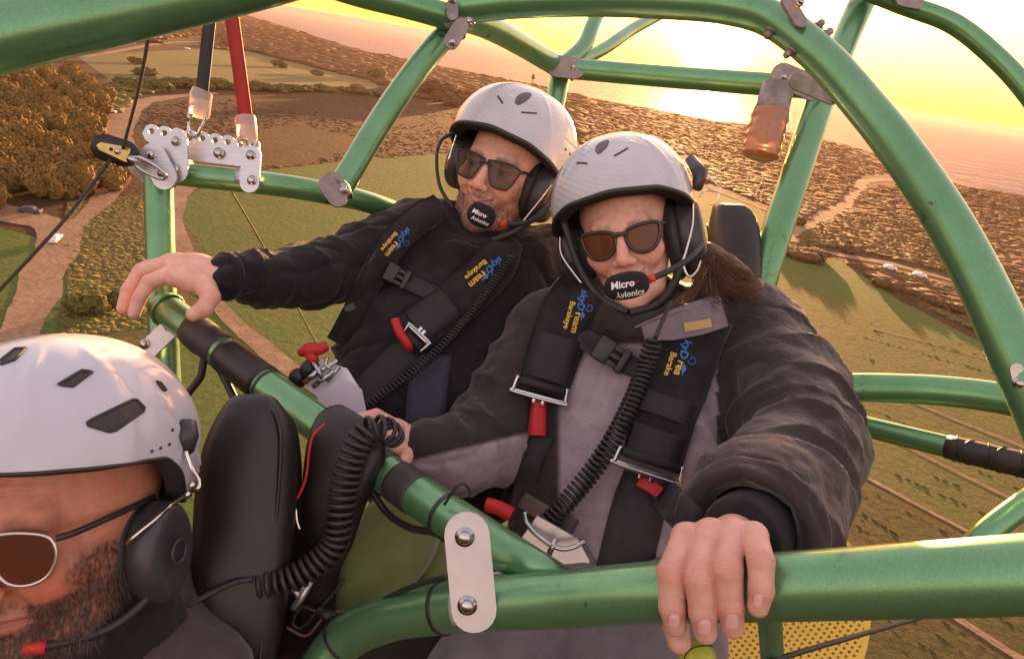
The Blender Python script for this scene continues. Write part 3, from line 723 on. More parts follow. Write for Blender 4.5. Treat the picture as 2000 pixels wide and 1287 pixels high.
# perforated hanger bar with scalloped top
hb = []; hol = []
A, B = PX(296, 262, 1.165), PX(494, 290, 1.175); Bh = basis(B-A, [0, 1, 0]); Lh = np.linalg.norm(B-A); ph = Lh/8
for k in range(9):
    for t in np.linspace(math.pi*.86, math.pi*.14, 7): hb.append((k*ph+.0122*math.cos(t), .004+.0122*math.sin(t)))
    if k not in (3,): hol.append((k*ph, .004, .0052))
hol.append((3*ph, .003, .0062))
hb += [(Lh+.012, -.008), (Lh-.01, -.034), (.055, -.036), (.02, -.034), (.012, -.022), (-.008, -.012), (-.0145, -.002)]
hang = air.part("hanger_plate", plate(hb, .0045, A, Bh, holes=hol), M_alu, smooth=False, label="perforated grey hanger plate with scalloped edge")
air.part("bolt", bolt(PX(427, 299, 1.165), Bh[:, 2], .006), M_steel, parent=hang)
# joints on the tubes
def joint(p0, p1, d, w, bolts, nz=(0, 0, 1), m=M_dullsteel):
    return clamp(p0, p1, d, w, m, bolts, "joint_plate", nz=nz, thick=.005, br=.0045)
joint((650, 352), (668, 372), 1.10, 34, [(671, 366)], (-.3, .2, 1)); joint((640, 362), (660, 388), 1.085, 36, [(672, 372)], (.3, .1, 1))
joint((876, 44), (918, 44), 1.185, 20, [(915, 42)], (0, -.5, 1)); joint((900, 52), (882, 82), 1.165, 30, [(884, 84)], (.2, 0, 1)); joint((884, 8), (884, 30), 1.16, 22, [(884, 2)])
joint((1088, 130), (1122, 134), 1.63, 44, [(1085, 128), (1120, 133)], (0, .1, 1))
joint((1555, 160), (1625, 190), 1.12, 30, [(1630, 196)], (-.3, 0, 1)); joint((1530, 148), (1585, 172), 1.40, 50, [(1530, 152)])
joint((1540, 6), (1560, 40), 1.02, 34, [(1560, 8)], (.3, .2, 1))
for bx, by, d, ax in ((1600, 50, 1.045, (.6, .7, 0)), (1502, 66, 1.06, (-.5, -.8, 0)), (1541, 104, 1.04, (-.7, -.6, 0)), (1528, 12, 1.07, (.4, .8, 0)), (1616, 66, 1.03, (.7, .6, 0))):
    p = PX(bx, by, d); a_ = np.array(ax, float); air.part("bolt", bolt(p-a_*.004, a_, .006, .012), M_dullsteel)
joint((1985, 720), (1992, 752), .775, 22, [(1990, 748)], (-.5, 0, 1), M_alu); joint((1762, 0), (1790, 6), 1.47, 26, [])

# weld beads where tubes run into each other
for cw, e, rad in ((c_t2, 0, .0232), (c_t2, -1, .0232), (c5, 0, .0268), (c_t9, 0, .026), (c_t9, -1, .026), (c_t3, 0, .0218)):
    i_ = 3 if e == 0 else len(cw)-4; p_ = cw[i_]; t_ = cw[i_+1]-cw[i_-1]; Bw = basis(t_, [.2, .9, .3]); aa = np.linspace(0, 2*math.pi, 48, endpoint=False)
    air.part("weld_bead", sweep(np.array([p_+(Bw[:, 1]*math.cos(q)+Bw[:, 2]*math.sin(q))*rad*1.0 for q in aa]), .0022+.0006*np.sin(np.arange(48)*2.6), 6, closed=True), M_green)
# ---- strobe lamp hanging from the beam
lamp = Thing("strobe_lamp", "clear ribbed strobe lamp cup hanging from the beam under the sun", "lamp", PX(1500, 262, 1.4))
a, b_ = PX(1520, 168, 1.4), PX(1484, 306, 1.4); ax = (b_-a)/np.linalg.norm(b_-a)
lamp.part("holder", sweep([a, a+ax*.045, a+ax*.058, a+ax*.06], [.033, .033, .0365, .031], 24), M_dullsteel)
M_clear = mat("clear_plastic", (.5, .24, .12), rough=.2, transmission=.3, spec=.6, bump=.25, bscale=30, bump_d=.004)
zz = np.linspace(.056, .15, 40); rr = .0375+.0007*np.sin(zz*300); rr[-3:] = [.0375, .037, .033]
lamp.part("lens", sweep([a+ax*z for z in zz], rr, 28), M_clear)
lamp.part("bulb", sweep([a+ax*z for z in (.06, .08, .11, .125)], [.014, .02, .02, .006], 16), mat("lamp_core", (.6, .3, .16), rough=.3, metal=.4))

# ---- yellow perforated foot plate
def perf(m, n, l, b, src):
    uv = src
    sx = n.new("ShaderNodeVectorMath"); sx.operation = 'SCALE'; sx.inputs["Scale"].default_value = 1/.0092; l.new(uv, sx.inputs[0])
    rot = n.new("ShaderNodeVectorRotate"); rot.rotation_type = 'Z_AXIS'; rot.inputs["Angle"].default_value = .6; l.new(sx.outputs[0], rot.inputs[0])
    fr = n.new("ShaderNodeVectorMath"); fr.operation = 'FRACTION'; l.new(rot.outputs[0], fr.inputs[0])
    sb_ = n.new("ShaderNodeVectorMath"); sb_.operation = 'SUBTRACT'; sb_.inputs[1].default_value = (.5, .5, 0); l.new(fr.outputs[0], sb_.inputs[0])
    mlt = n.new("ShaderNodeVectorMath"); mlt.operation = 'MULTIPLY'; mlt.inputs[1].default_value = (1, 1, 0); l.new(sb_.outputs[0], mlt.inputs[0])
    le = n.new("ShaderNodeVectorMath"); le.operation = 'LENGTH'; l.new(mlt.outputs[0], le.inputs[0])
    g = n.new("ShaderNodeMath"); g.operation = 'GREATER_THAN'; g.inputs[1].default_value = .30; l.new(le.outputs["Value"], g.inputs[0])
    # solid rim
    l2 = n.new("ShaderNodeVectorMath"); l2.operation = 'LENGTH'; m2 = n.new("ShaderNodeVectorMath"); m2.operation = 'MULTIPLY'; m2.inputs[1].default_value = (1, 1, 0); l.new(src, m2.inputs[0]); l.new(m2.outputs[0], l2.inputs[0])
    g2 = n.new("ShaderNodeMath"); g2.operation = 'GREATER_THAN'; g2.inputs[1].default_value = .208; l.new(l2.outputs["Value"], g2.inputs[0])
    mxm = n.new("ShaderNodeMath"); mxm.operation = 'MAXIMUM'; l.new(g.outputs[0], mxm.inputs[0]); l.new(g2.outputs[0], mxm.inputs[1])
    l.new(mxm.outputs[0], b.inputs["Alpha"])
M_yellow = mat("yellow_perforated_sheet", (.8, .55, .07), rough=.5, extra=perf)
disc = Thing("foot_plate", "round yellow perforated plate below the front rail", "plate", PX(1438, 1166, 1.2))
a_ = np.linspace(0, 2*math.pi, 64, endpoint=False)
nrm = np.array([-.2, .25, .95]); Bd = basis(np.cross([0, 1, 0], nrm), np.cross(nrm, np.cross([0, 1, 0], nrm)))
ring = np.stack([.217*np.cos(a_), .217*np.sin(a_), 0*a_], 1)
vv = np.concatenate([ring+[0, 0, .001], ring-[0, 0, .001], [[0, 0, .001], [0, 0, -.001]]]); n_ = 64
ff = [(i, (i+1) % n_, 128) for i in range(n_)] + [((i+1) % n_+n_, i+n_, 129) for i in range(n_)] + [(i, i+n_, (i+1) % n_+n_, (i+1) % n_) for i in range(n_)]
do = mesh_obj("sheet", vv, ff, M_yellow, False, disc.o)
do.rotation_euler = Matrix(Bd.tolist()).to_euler()

# ---- ropes, risers, pulley
def rope(name, pts, r, m, label, n=10):
    c = spline(P3(pts), n); t = Thing(name, label, "rope", c[0]); t.part("line", sweep(c, r, 8), m); return t
rope("steering_line", [(292, 60, 1.02), (272, 170, 1.05), (240, 292, 1.08)], .0026, M_rope, "thin black line running from the upper tube down to the pulley")
rope("steering_line", [(216, 312, 1.08), (130, 425, 1.05), (0, 566, 1.0), (-120, 690, .96)], .0028, M_rope, "thin black line running from the pulley out of frame at left")
rope("tether_line", [(452, 374, 1.22), (485, 430, 1.28), (520, 492, 1.35), (575, 590, 1.4), (624, 682, 1.38)], .0017, mat("tan_cord", (.28, .2, .09), rough=.8, var=(.06, .05, .03), vscale=250), "thin tan cord hanging behind the man's sleeve")
rope("black_cable", [(1380, 1330, .62), (1520, 1286, .63), (1600, 1262, .66), (1690, 1236, .7), (1800, 1205, .76), (1900, 1180, .8)], .0026, M_rubber, "black cable crossing in front of the yellow plate")
rope("control_cable", [(560, 1000, 1.0), (420, 705, 1.04), (390, 740, 1.05), (352, 790, 1.06), (300, 870, 1.08)], .006, M_rubber, "black cable bent down from the taped tube behind the white helmet")

def strap(name, p0, p1, w, m, label, extra_pts=()):
    c = P3([p0, *extra_pts, p1]); c = spline(c, 10); t, u, wv = frames(c)
    side = np.cross(t, [0, 0, 1.0]); side /= np.linalg.norm(side, axis=1)[:, None]; nz = np.cross(side, t)
    V = np.concatenate([c-side*w/2+nz*.001, c+side*w/2+nz*.001, c+side*w/2-nz*.001, c-side*w/2-nz*.001]); n = len(c); f = []
    for i in range(n-1):
        for j in range(4): f.append((j*n+i, ((j+1) % 4)*n+i, ((j+1) % 4)*n+i+1, j*n+i+1))
    f += [(0, 3*n, 2*n, n), (n-1, 2*n-1, 3*n-1, 4*n-1)]
    return (V, f)
M_redweb = mat("red_webbing", (.42, .025, .015), rough=.65, var=(.33, .02, .012), vscale=60, bump=.5, bscale=1200, bump_d=.001, stretch=(1, .2, 1))
M_blackweb = mat("black_webbing", (.022, .02, .022), rough=.65, var=(.035, .032, .034), vscale=60, bump=.5, bscale=1200, bump_d=.001)
M_sleeveclear = mat("clear_shrink_sleeve", (.8, .62, .55), rough=.2, transmission=.55, spec=.6, bump=.3, bscale=60, bump_d=.003)
def carabiner(t, p, q, w=.013):
    ax_ = (q-p)/np.linalg.norm(q-p); s_ = np.cross(ax_, [0, 0, 1.0]); s_ /= np.linalg.norm(s_); L = np.linalg.norm(q-p)
    lp = [p+ax_*(L*x)+s_*w*y for x, y in ((0, 0), (.06, .7), (.3, 1), (.7, .85), (.94, .5), (1, 0), (.94, -.5), (.7, -.85), (.3, -1), (.06, -.7))]
    c = spline(np.array(lp+[lp[0]]), 5)[:-1]
    o = t.part("carabiner", sweep(c, .0026, 8, closed=True), M_steel)
    t.part("screw_gate", sweep([p+ax_*L*.35+s_*w, p+ax_*L*.62+s_*w*.92], .0045, 12), M_steel, parent=o)
rs = Thing("riser_strap", "dark grey riser strap with clear sleeve clipped to the hanger plate", "strap", PX(376, 258, 1.165), "riser straps")
rs.part("webbing", strap("w", (420, -60, 1.12), (393, 195, 1.155), .021, None, ""), M_blackweb); carabiner(rs, PX(392, 205, 1.158), PX(375, 266, 1.165))
rs.part("sleeve", sweep([PX(396, 178, 1.155), PX(393, 186, 1.155), PX(389, 222, 1.157), PX(388, 228, 1.157)], [.0165, .018, .0175, .016], 18, cap=False), M_sleeveclear)
rs = Thing("riser_strap", "red riser strap with clear sleeve at the right end of the hanger plate", "strap", PX(492, 282, 1.175), "riser straps")
rs.part("webbing", strap("w", (440, -60, 1.12), (482, 244, 1.17), .023, None, ""), M_redweb); carabiner(rs, PX(484, 250, 1.172), PX(492, 290, 1.17), .010)
rs.part("sleeve", sweep([PX(479, 229, 1.168), PX(480, 236, 1.168), PX(483, 270, 1.172), PX(484, 276, 1.172)], [.0165, .0175, .0175, .0165], 18, cap=False), M_sleeveclear)

pl = Thing("pulley", "black rope pulley with brass cheek shackled to the green corner post", "pulley", PX(300, 335, 1.12))
P0, P1 = PX(205, 288, 1.09), PX(252, 302, 1.1); Bp = basis(P1-P0, [0, 1, .2]); Lp = np.linalg.norm(P1-P0)
pl.part("wheel", plate(stadium(Lp*.75, .042, 14), .014, (P0*.55+P1*.45), Bp), M_black)
ck = pl.part("cheek", plate([(-.004, -.006), (Lp*.95, -.0125), (Lp*1.1, -.012), (Lp*1.1, .009), (Lp*.95, .0105), (-.004, .006), (-.009, 0)], .003, P0+Bp[:, 2]*.010, Bp, holes=[(Lp*.35, 0, .003)]), mat("brass_cheek", (.55, .42, .16), rough=.35, metal=.9, var=(.4, .3, .12), vscale=50), smooth=False)
pl.part("bolt", bolt(P0+Bp[:, 0]*Lp*.62+Bp[:, 2]*.0115, Bp[:, 2], .0035, .003), M_steel, parent=ck)
A_, B_ = PX(252, 308, 1.085), PX(322, 345, 1.09); s_ = np.array([.3, .7, .4]); s_ /= np.linalg.norm(s_)
lp = [A_, A_*.7+B_*.3+s_*.009, A_*.25+B_*.75+s_*.009, B_+s_*.004, B_-s_*.004, A_*.25+B_*.75-s_*.009, A_*.7+B_*.3-s_*.009]
pl.part("shackle", sweep(spline(np.array(lp+[lp[0]]), 6)[:-1], .0028, 8, closed=True), M_steel)
pl.part("swivel", sweep([A_, A_*.75+B_*.25], [.007, .006], 12), M_steel)

# antenna mast on the shore far behind the man's helmet
mb = G(1036, 186); md = M3.T@(mb-CAM); dm = -md[2]; mt = to_world(PX(1038, 150, dm)); hm0 = mt[2]
mast = bpy.data.objects.new("mast", None); COL.objects.link(mast); mast.location = mb.tolist(); tagged(mast, "thin dark mast rising above the shore wood behind the man's helmet", "mast")
mesh_obj("pole", *sweep([(0, 0, -1), (0, 0, hm0*.5), (0, 0, hm0)], [.9, .7, .6], 8), M_black, True, mast); mesh_obj("mast_head", *sweep([(0, 0, hm0-2), (0, 0, hm0+3)], 1.9, 8), M_black, True, mast)
# ------------------------------------------------------------------ soft shapes: distance fields meshed by surface nets
def ell(P, c, r):
    q = (P-np.asarray(c, np.float32)); r = np.asarray(r, np.float32)
    q = q/r; k = np.sqrt(np.einsum('ij,ij->i', q, q)); q = q/r; k2 = np.sqrt(np.einsum('ij,ij->i', q, q))+1e-9
    return k*(k-1)/k2
def cap(P, a, b, ra, rb=None):
    rb = ra if rb is None else rb
    a = np.asarray(a, np.float32); b = np.asarray(b, np.float32); ab = b-a
    q = P-a; L2 = float(ab@ab)+1e-12; qa = q@ab; t = np.clip(qa/np.float32(L2), 0, 1)
    d2 = np.einsum('ij,ij->i', q, q)-2*t*qa+t*t*np.float32(L2)
    return np.sqrt(np.maximum(d2, 0))-(np.float32(ra)+np.float32(rb-ra)*t)
def smin(a, b, k):
    h = np.clip(.5+.5*(b-a)/k, 0, 1); return b*(1-h)+a*h-k*h*(1-h)
def smax(a, b, k): return -smin(-a, -b, k)
def chain(P, pts, k=.01):
    """pts: (point, radius); a smooth limb through them"""
    d = None
    for (a, ra), (b, rb) in zip(pts[:-1], pts[1:]):
        e = cap(P, a, b, ra, rb); d = e if d is None else smin(d, e, k)
    return d

def net(f, lo, hi, h, B=4, lip=1.0):
    lo = np.asarray(lo, float); hi = np.asarray(hi, float)
    nb = np.ceil((hi-lo)/h/B).astype(int)+1; n = nb*B
    bc = np.stack(np.meshgrid(*[np.arange(k) for k in nb], indexing='ij'), -1).reshape(-1, 3)
    dc = f((lo+(bc*B+B/2-.5)*h).astype(np.float32))
    act = np.abs(dc) < h*B*.87*1.25*lip+h*1.5
    D = np.repeat(np.repeat(np.repeat(np.sign(dc).reshape(nb).astype(np.float32)*1.0, B, 0), B, 1), B, 2)
    loc = np.stack(np.meshgrid(*[np.arange(B)]*3, indexing='ij'), -1).reshape(-1, 3)
    ab = bc[act]
    for s in range(0, len(ab), 4000):
        idx = (ab[s:s+4000, None, :]*B+loc[None]).reshape(-1, 3)
        D[idx[:, 0], idx[:, 1], idx[:, 2]] = f((lo+idx*h).astype(np.float32))
    S = D < 0
    c = [(i, j, k) for i in (0, 1) for j in (0, 1) for k in (0, 1)]
    sh = tuple(k-1 for k in n)
    cnt = np.zeros(sh, np.uint8)
    for i, j, k in c: cnt += S[i:i+sh[0], j:j+sh[1], k:k+sh[2]]
    cells = np.argwhere((cnt > 0) & (cnt < 8))
    vid = np.full(sh, -1, np.int64); vid[tuple(cells.T)] = np.arange(len(cells))
    acc = np.zeros((len(cells), 3)); wt = np.zeros(len(cells))
    for p in c:
        for ax in range(3):
            if p[ax] == 1: continue
            q = list(p); q[ax] = 1
            a = D[tuple((cells+p).T)]; b = D[tuple((cells+q).T)]; m = (a < 0) != (b < 0)
            t = np.where(m, a/np.where(m, a-b, 1), 0)
            pos = np.tile(np.array(p, float), (len(cells), 1)); pos[:, ax] += t
            acc += pos*m[:, None]; wt += m
    V = lo+(cells+acc/wt[:, None])*h
    Q = []
    for ax in range(3):
        o1, o2 = [(1, 2), (2, 0), (0, 1)][ax]
        a = S.take(range(0, n[ax]-1), ax); b = S.take(range(1, n[ax]), ax)
        e = np.argwhere(a != b); e = e[(e[:, o1] > 0) & (e[:, o2] > 0) & (e[:, o1] < n[o1]-1) & (e[:, o2] < n[o2]-1)]
        fl = a[tuple(e.T)]
        d1 = np.zeros(3, int); d1[o1] = 1; d2 = np.zeros(3, int); d2[o2] = 1
        q = np.stack([vid[tuple((e-d1-d2).T)], vid[tuple((e-d2).T)], vid[tuple(e.T)], vid[tuple((e-d1).T)]], 1)
        q[~fl] = q[~fl][:, ::-1]; Q.append(q)
    return V, np.concatenate(Q)

def normals_of(f, V, e=.0015):
    V = V.astype(np.float32); g = np.stack([f(V+np.eye(3, dtype=np.float32)[i]*e)-f(V-np.eye(3, dtype=np.float32)[i]*e) for i in range(3)], 1)
    return g/(np.linalg.norm(g, axis=1)[:, None]+1e-9)

def rotm(yaw=0, pitch=0, roll=0):
    cy, sy = math.cos(R(yaw)), math.sin(R(yaw)); cp, sp = math.cos(R(pitch)), math.sin(R(pitch)); cr, sr = math.cos(R(roll)), math.sin(R(roll))
    Ry = np.array([[cy, 0, sy], [0, 1, 0], [-sy, 0, cy]]); Rx = np.array([[1, 0, 0], [0, cp, -sp], [0, sp, cp]]); Rz = np.array([[cr, -sr, 0], [sr, cr, 0], [0, 0, 1]])
    return Rz@Ry@Rx

# ---- a head, local centimetres: x to the viewer's right, y up, z out of the face, origin between the ears at eye height
def head_field(P, k):
    jw = k.get("jaw", 1.0)
    d = ell(P, (0, 3.6, -1.2), (7.5, 8.8, 9.3))
    d = smin(d, ell(P, (0, -2.2, 2.2), (6.5*jw, 8.2, 6.6)), 2.2)
    for s in (-1, 1):
        d = smin(d, cap(P, (s*5.3*jw, -3.6, 0.4), (s*3.6*jw, -8.6, 4.2), 1.7, 1.7), 2.0)
        d = smin(d, cap(P, (s*3.6*jw, -8.6, 4.2), (0, -10.0, 6.6), 1.7, 1.9), 1.8)
        d = smin(d, ell(P, (s*4.0, -2.4, 6.3), (2.3, 1.9, 1.9)), 1.8)                 # cheek
        d = smin(d, ell(P, (s*3.2, -3.6, 7.0), (1.9, 1.6, 1.5)), 1.2)                 # raised by the smile
    d = smin(d, ell(P, (0, -9.8, 7.2), (2.3*jw, 1.6, 1.5)), 1.4)
    d = smin(d, cap(P, (-3.6, 2.1, 7.4), (3.6, 2.1, 7.4), 1.25), 1.4)
    for s in (-1, 1): d = smax(d, -ell(P, (s*3.2, .1, 9.6), (2.0, 1.35, 1.6)), 1.0)
    # eye balls with lids closed to a smiling slit
    for s in (-1, 1):
        d = smin(d, ell(P, (s*3.2, -.05, 7.25), (1.45, 1.2, 1.25)), .35)
        d = smin(d, cap(P, (s*1.9, .55, 8.05), (s*4.4, .35, 7.6), .38), .4)
        d = smin(d, cap(P, (s*1.9, -.6, 8.0), (s*4.3, -.55, 7.6), .36), .5)
    # nose
    nl = k.get("nose", 1.0)
    d = smin(d, cap(P, (0, 1.4, 8.0), (0, -2.9, 8.0+2.2*nl), .75, 1.0), 1.0)
    d = smin(d, ell(P, (0, -3.3, 8.2+2.2*nl), (1.15, .95, 1.05)), .8)
    for s in (-1, 1):
        d = smin(d, ell(P, (s*1.25, -3.6, 9.1+.6*nl), (.75, .7, .95)), .5)
        d = smax(d, -ell(P, (s*.62, -4.35, 9.8+.6*nl), (.38, .4, .5)), .3)
    # muzzle and mouth
    d = smin(d, ell(P, (0, -6.6, 6.9), (3.0, 2.3, 1.9)), 1.2)
    sm = k.get("smile", .5)
    for s in (-1, 1):
        d = smin(d, cap(P, (s*2.7, -6.3+sm, 7.75), (0, -6.15, 8.95), .32, .5), .45)
        d = smin(d, cap(P, (s*2.5, -6.7+sm*.9, 7.7), (0, -7.35, 8.75), .34, .62), .45)
        d = smax(d, -cap(P, (s*2.9, -6.45+sm, 8.0), (0, -6.72, 9.35), .2, .22), .22)
        d = smax(d, -cap(P, (s*1.75, -3.9, 9.2), (s*3.4, -6.2+sm, 8.4), .3, .35), .7)   # nose to mouth fold
    for yy, dep in ((4.3, .10), (5.2, .12), (6.1, .10)):
        d = d+dep*np.exp(-((P[:, 1]-yy-.12*np.sin(P[:, 0]*.9))/.13)**2)*(P[:, 2] > 4)*np.clip(1-(P[:, 0]/5.2)**2, 0, 1)*k.get('lines', .6)
    # neck
    d = smin(d, chain(P, [((0, -5, -1.5), 5.6), ((0, -12, -2.8), 5.4), ((0, -18, -4.0), 6.2)], 1.0), 1.5)
    return d

def lin(*c): return np.array([((x/255+.055)/1.055)**2.4 if x > 10 else x/255/12.92 for x in c])
def mixc(a, b, t): return a*(1-t[:, None])+b*t[:, None]
def sst(x, a, b):
    t = np.clip((x-a)/(b-a), 0, 1); return t*t*(3-2*t)

def head_mesh(center, rot, k, h=.0018):
    Rm = np.asarray(rot, np.float32); c = np.asarray(center, np.float32)
    f = lambda Q: head_field(((Q-c)@Rm)*100.0, k)*.01
    V, Fq = net(f, np.asarray(center)+np.array([-.105, -.175, -.08]), np.asarray(center)+np.array([.105, .10, .135]), h)
    L = ((V-c)@Rm)*100
    x, y, z = L.T; ax = np.abs(x)
    n1 = fbm(L*.8, 3); n2 = vnoise(L*6)
    col = np.tile(np.array(k["skin"]), (len(V), 1))
    red = sst(np.exp(-((ax-4.2)/2.2)**2-((y+3)/2.4)**2), .2, .9)*(z > 2)*.55+np.exp(-(x/1.5)**2-((y+3.4)/1.4)**2)*(z > 8)*.6
    col = mixc(col, np.array(k["skin"])*np.array([.98, .66, .6]), np.clip(red, 0, .75))
    col = col*(1+.09*n1+.07*n2)[:, None]; col = mixc(col, col*np.array([1.0, .78, .74]), np.clip(vnoise(L*1.7+9)*.8, 0, .6)); fr_ = sst(vnoise(L*9+3), .62, .8)*.25; col = col*(1-fr_[:, None]*np.array([.3, .5, .5]))
    lip = (np.exp(-((y-(-6.75+k.get("smile", .5)*(ax/2.7)**2))/.72)**4)*(ax < 2.9)*(z > 7.2))
    col = mixc(col, np.array(k.get("lip", [.42, .14, .12])), np.clip(lip*.8, 0, 1))
    bb = k.get("beard", 0)
    if bb:
        m = sst(-y, 5.0, 6.8)*sst(z+ax*.25, -2.0, 1.5)*(1-.75*np.clip(lip, 0, 1))*(1-sst(-y, 12.0, 15.0))
        m = np.maximum(m, np.exp(-((y+5.2)/.75)**2)*(ax < 3.0)*(z > 7)*.9)            # moustache
        m = np.maximum(m, sst(ax, 5.2, 6.4)*sst(-y, 0, 2)*(z > -3)*(1-sst(-y, 12., 15.)))
        m = m*(1-.5*np.exp(-((ax-2.6)/1.3)**2-((y+4.2)/1.2)**2))
        m = np.clip(m*(.72+.4*vnoise(L*np.array([5, 2.2, 5]))+.35*n2), 0, 1)*bb
        col = mixc(col, np.array(k["beardcol"]), m)
    br = np.exp(-((y-2.3+.05*(ax-3)**2)/.5)**2)*sst(ax, 1.0, 1.6)*(1-sst(ax, 4.6, 5.4))*(z > 4)
    col = mixc(col, np.array(k.get("brow", [.05, .03, .02])), np.clip(br*(.8+.5*n2), 0, 1)*k.get("browk", .8))
    eye = np.exp(-((ax-3.2)/1.1)**4-((y+.02)/.36)**4)*(z > 7)
    col = mixc(col, np.array([.5, .42, .38]), np.clip(eye*.8, 0, 1))
    iris = np.exp(-((ax-3.15)/.5)**4-((y)/.42)**4)*(z > 7)
    col = mixc(col, np.array([.03, .02, .015]), np.clip(iris, 0, 1))
    lash = np.exp(-((y-.5)/.2)**2)*np.exp(-((ax-3.2)/1.3)**4)*(z > 6.5)
    col = mixc(col, np.array([.06, .035, .03]), np.clip(lash*.7, 0, 1))
    return (V, Fq), np.clip(col, .004, 1)

M_skin = mat("skin", (.5, .3, .22), rough=.5, attr="tone", var=(.93, .86, .82), vscale=90, bump=.3, bscale=480, bump_d=.0012, spec=.4, sss=.05)
M_nail = mat("finger_nail", (.82, .5, .47), rough=.18, spec=.6)

def hand_mesh(parts, lo, hi, skin, h=.0013, k=.004, palm_k=.009):
    """parts: dict fingers=[[(p,r),..],..], palm=[[(p,r),(p,r)],..] in the cockpit frame; each finger keeps apart from the next"""
    P1 = parts["palm"]; Fg = parts["fingers"]
    def f(Q):
        d = None
        for c in P1:
            e = chain(Q, c, palm_k); d = e if d is None else smin(d, e, palm_k)
        g = None
        for c in Fg:
            e = chain(Q, c, .0025); g = e if g is None else np.minimum(g, e)
        d = smin(d, g, k)
        for a_, b_, r_ in parts.get("crease", ()): d = smax(d, -cap(Q, a_, b_, r_), .0025)
        return d
    V, Fq = net(f, lo, hi, h)
    col = np.tile(np.array(skin), (len(V), 1))*(1+.09*fbm(V*90, 2)+.04*vnoise(V*700))[:, None]
    for c in Fg:                                         # ruddier knuckles
        for p, r in c[1:-1]:
            m = np.exp(-(np.linalg.norm(V-p, axis=1)/(r*1.15))**4); col = mixc(col, np.array(skin)*np.array([.84, .58, .54]), m*.55)
    for c in Fg:                                         # joint creases: groove shade and darker pigment painted into the skin colour
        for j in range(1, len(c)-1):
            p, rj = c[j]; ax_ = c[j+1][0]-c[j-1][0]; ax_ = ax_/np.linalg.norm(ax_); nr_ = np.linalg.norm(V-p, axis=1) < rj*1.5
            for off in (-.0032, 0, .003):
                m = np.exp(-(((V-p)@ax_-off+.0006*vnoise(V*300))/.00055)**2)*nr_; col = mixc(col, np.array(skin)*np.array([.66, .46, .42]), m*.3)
    return (V, Fq), np.clip(col, .01, 1)

def cat_attr(*ma):
    vf = join(*[m for m, _ in ma]); return vf, np.concatenate([c for _, c in ma])

def drape_bvh(V, Fq): return BVHTree.FromPolygons(np.asarray(V).tolist(), Fq.tolist() if isinstance(Fq, np.ndarray) else Fq)
def cast(bvh, px, py, dflt=1.1):
    d = ray(px, py); d = d/np.linalg.norm(d)
    hit, nrm, idx, dist = bvh.ray_cast(Vector((0, 0, 0)), Vector(d.tolist()))
    if hit is None:
        near = bvh.find_nearest(Vector((d*1.1).tolist()), .06)
        if near[0] is None: return None, None
        t = max(near[0].dot(Vector(d.tolist())), .3); return d*t, np.array([0, 0, 1.0])
    n_ = np.array(nrm[:]);
    if n_@d > 0: n_ = -n_
    return np.array(hit[:]), n_

def ribbon(bvh, line, width, off=.004, thick=.006, cols=7, n=8, smooth=6, edge=.5, dflt=None, closed_back=True, lift=None):
    """a strap or pad lying on a body: centre line and width in photograph pixels, laid onto the surface below it"""
    c = spline(np.array([[*p[:2], 0] for p in line], float), n)[:, :2]
    wv = np.interp(np.linspace(0, 1, len(c)), np.linspace(0, 1, len(np.atleast_1d(width))), np.atleast_1d(width))
    t = np.gradient(c, axis=0); t /= np.linalg.norm(t, axis=1)[:, None]; s = np.stack([-t[:, 1], t[:, 0]], 1)
    rows = len(c); uu = np.linspace(-1, 1, cols); D = np.full((rows, cols), np.nan)
    for i in range(rows):
        for j in range(cols):
            q = c[i]+s[i]*uu[j]*wv[i]/2
            h_, _ = cast(bvh, *q)
            if h_ is not None: D[i, j] = -h_[2]
    med = np.nanmedian(D) if np.isfinite(D).any() else (dflt or 1.1)
    for i in range(rows):
        r_ = D[i]; D[i] = np.where(np.isfinite(r_), r_, np.nanmedian(r_) if np.isfinite(r_).any() else med)
    D = np.minimum(D, np.median(D, axis=1)[:, None]+.02)
    for _ in range(smooth):
        E = np.pad(D, 1, mode='edge'); D = np.minimum(D+.002, (E[:-2, 1:-1]+E[2:, 1:-1]+E[1:-1, :-2]+E[1:-1, 2:]+2*D)/6)
    if lift is not None: D = D-np.interp(np.linspace(0, 1, rows), np.linspace(0, 1, len(lift)), lift)[:, None]
    mid = np.array([[PX(*(c[i]+s[i]*uu[j]*wv[i]/2), D[i, j]-off) for j in range(cols)] for i in range(rows)])
    du = np.gradient(mid, axis=0); dv = np.gradient(mid, axis=1); nr = np.cross(du, dv); nr /= np.linalg.norm(nr, axis=2)[:, :, None]+1e-12
    nr = np.where((nr[:, :, 2:3] < 0), -nr, nr)
    pr = thick*(1-edge*np.abs(uu)**4)
    A = mid+nr*pr[None, :, None]; Bk = mid-nr*.004
    v = np.concatenate([A.reshape(-1, 3), Bk.reshape(-1, 3)]); f = []; o = rows*cols
    for i in range(rows-1):
        for j in range(cols-1):
            a = i*cols+j; f.append((a, a+1, a+cols+1, a+cols)); f.append((o+a, o+a+cols, o+a+cols+1, o+a+1))
        for j in (0, cols-1):
            a = i*cols+j; f.append((a, a+cols, o+a+cols, o+a))
    for j in range(cols-1):
        for i in (0, rows-1):
            a = i*cols+j; f.append((a, o+a, o+a+1, a+1))
    return (v, f), A

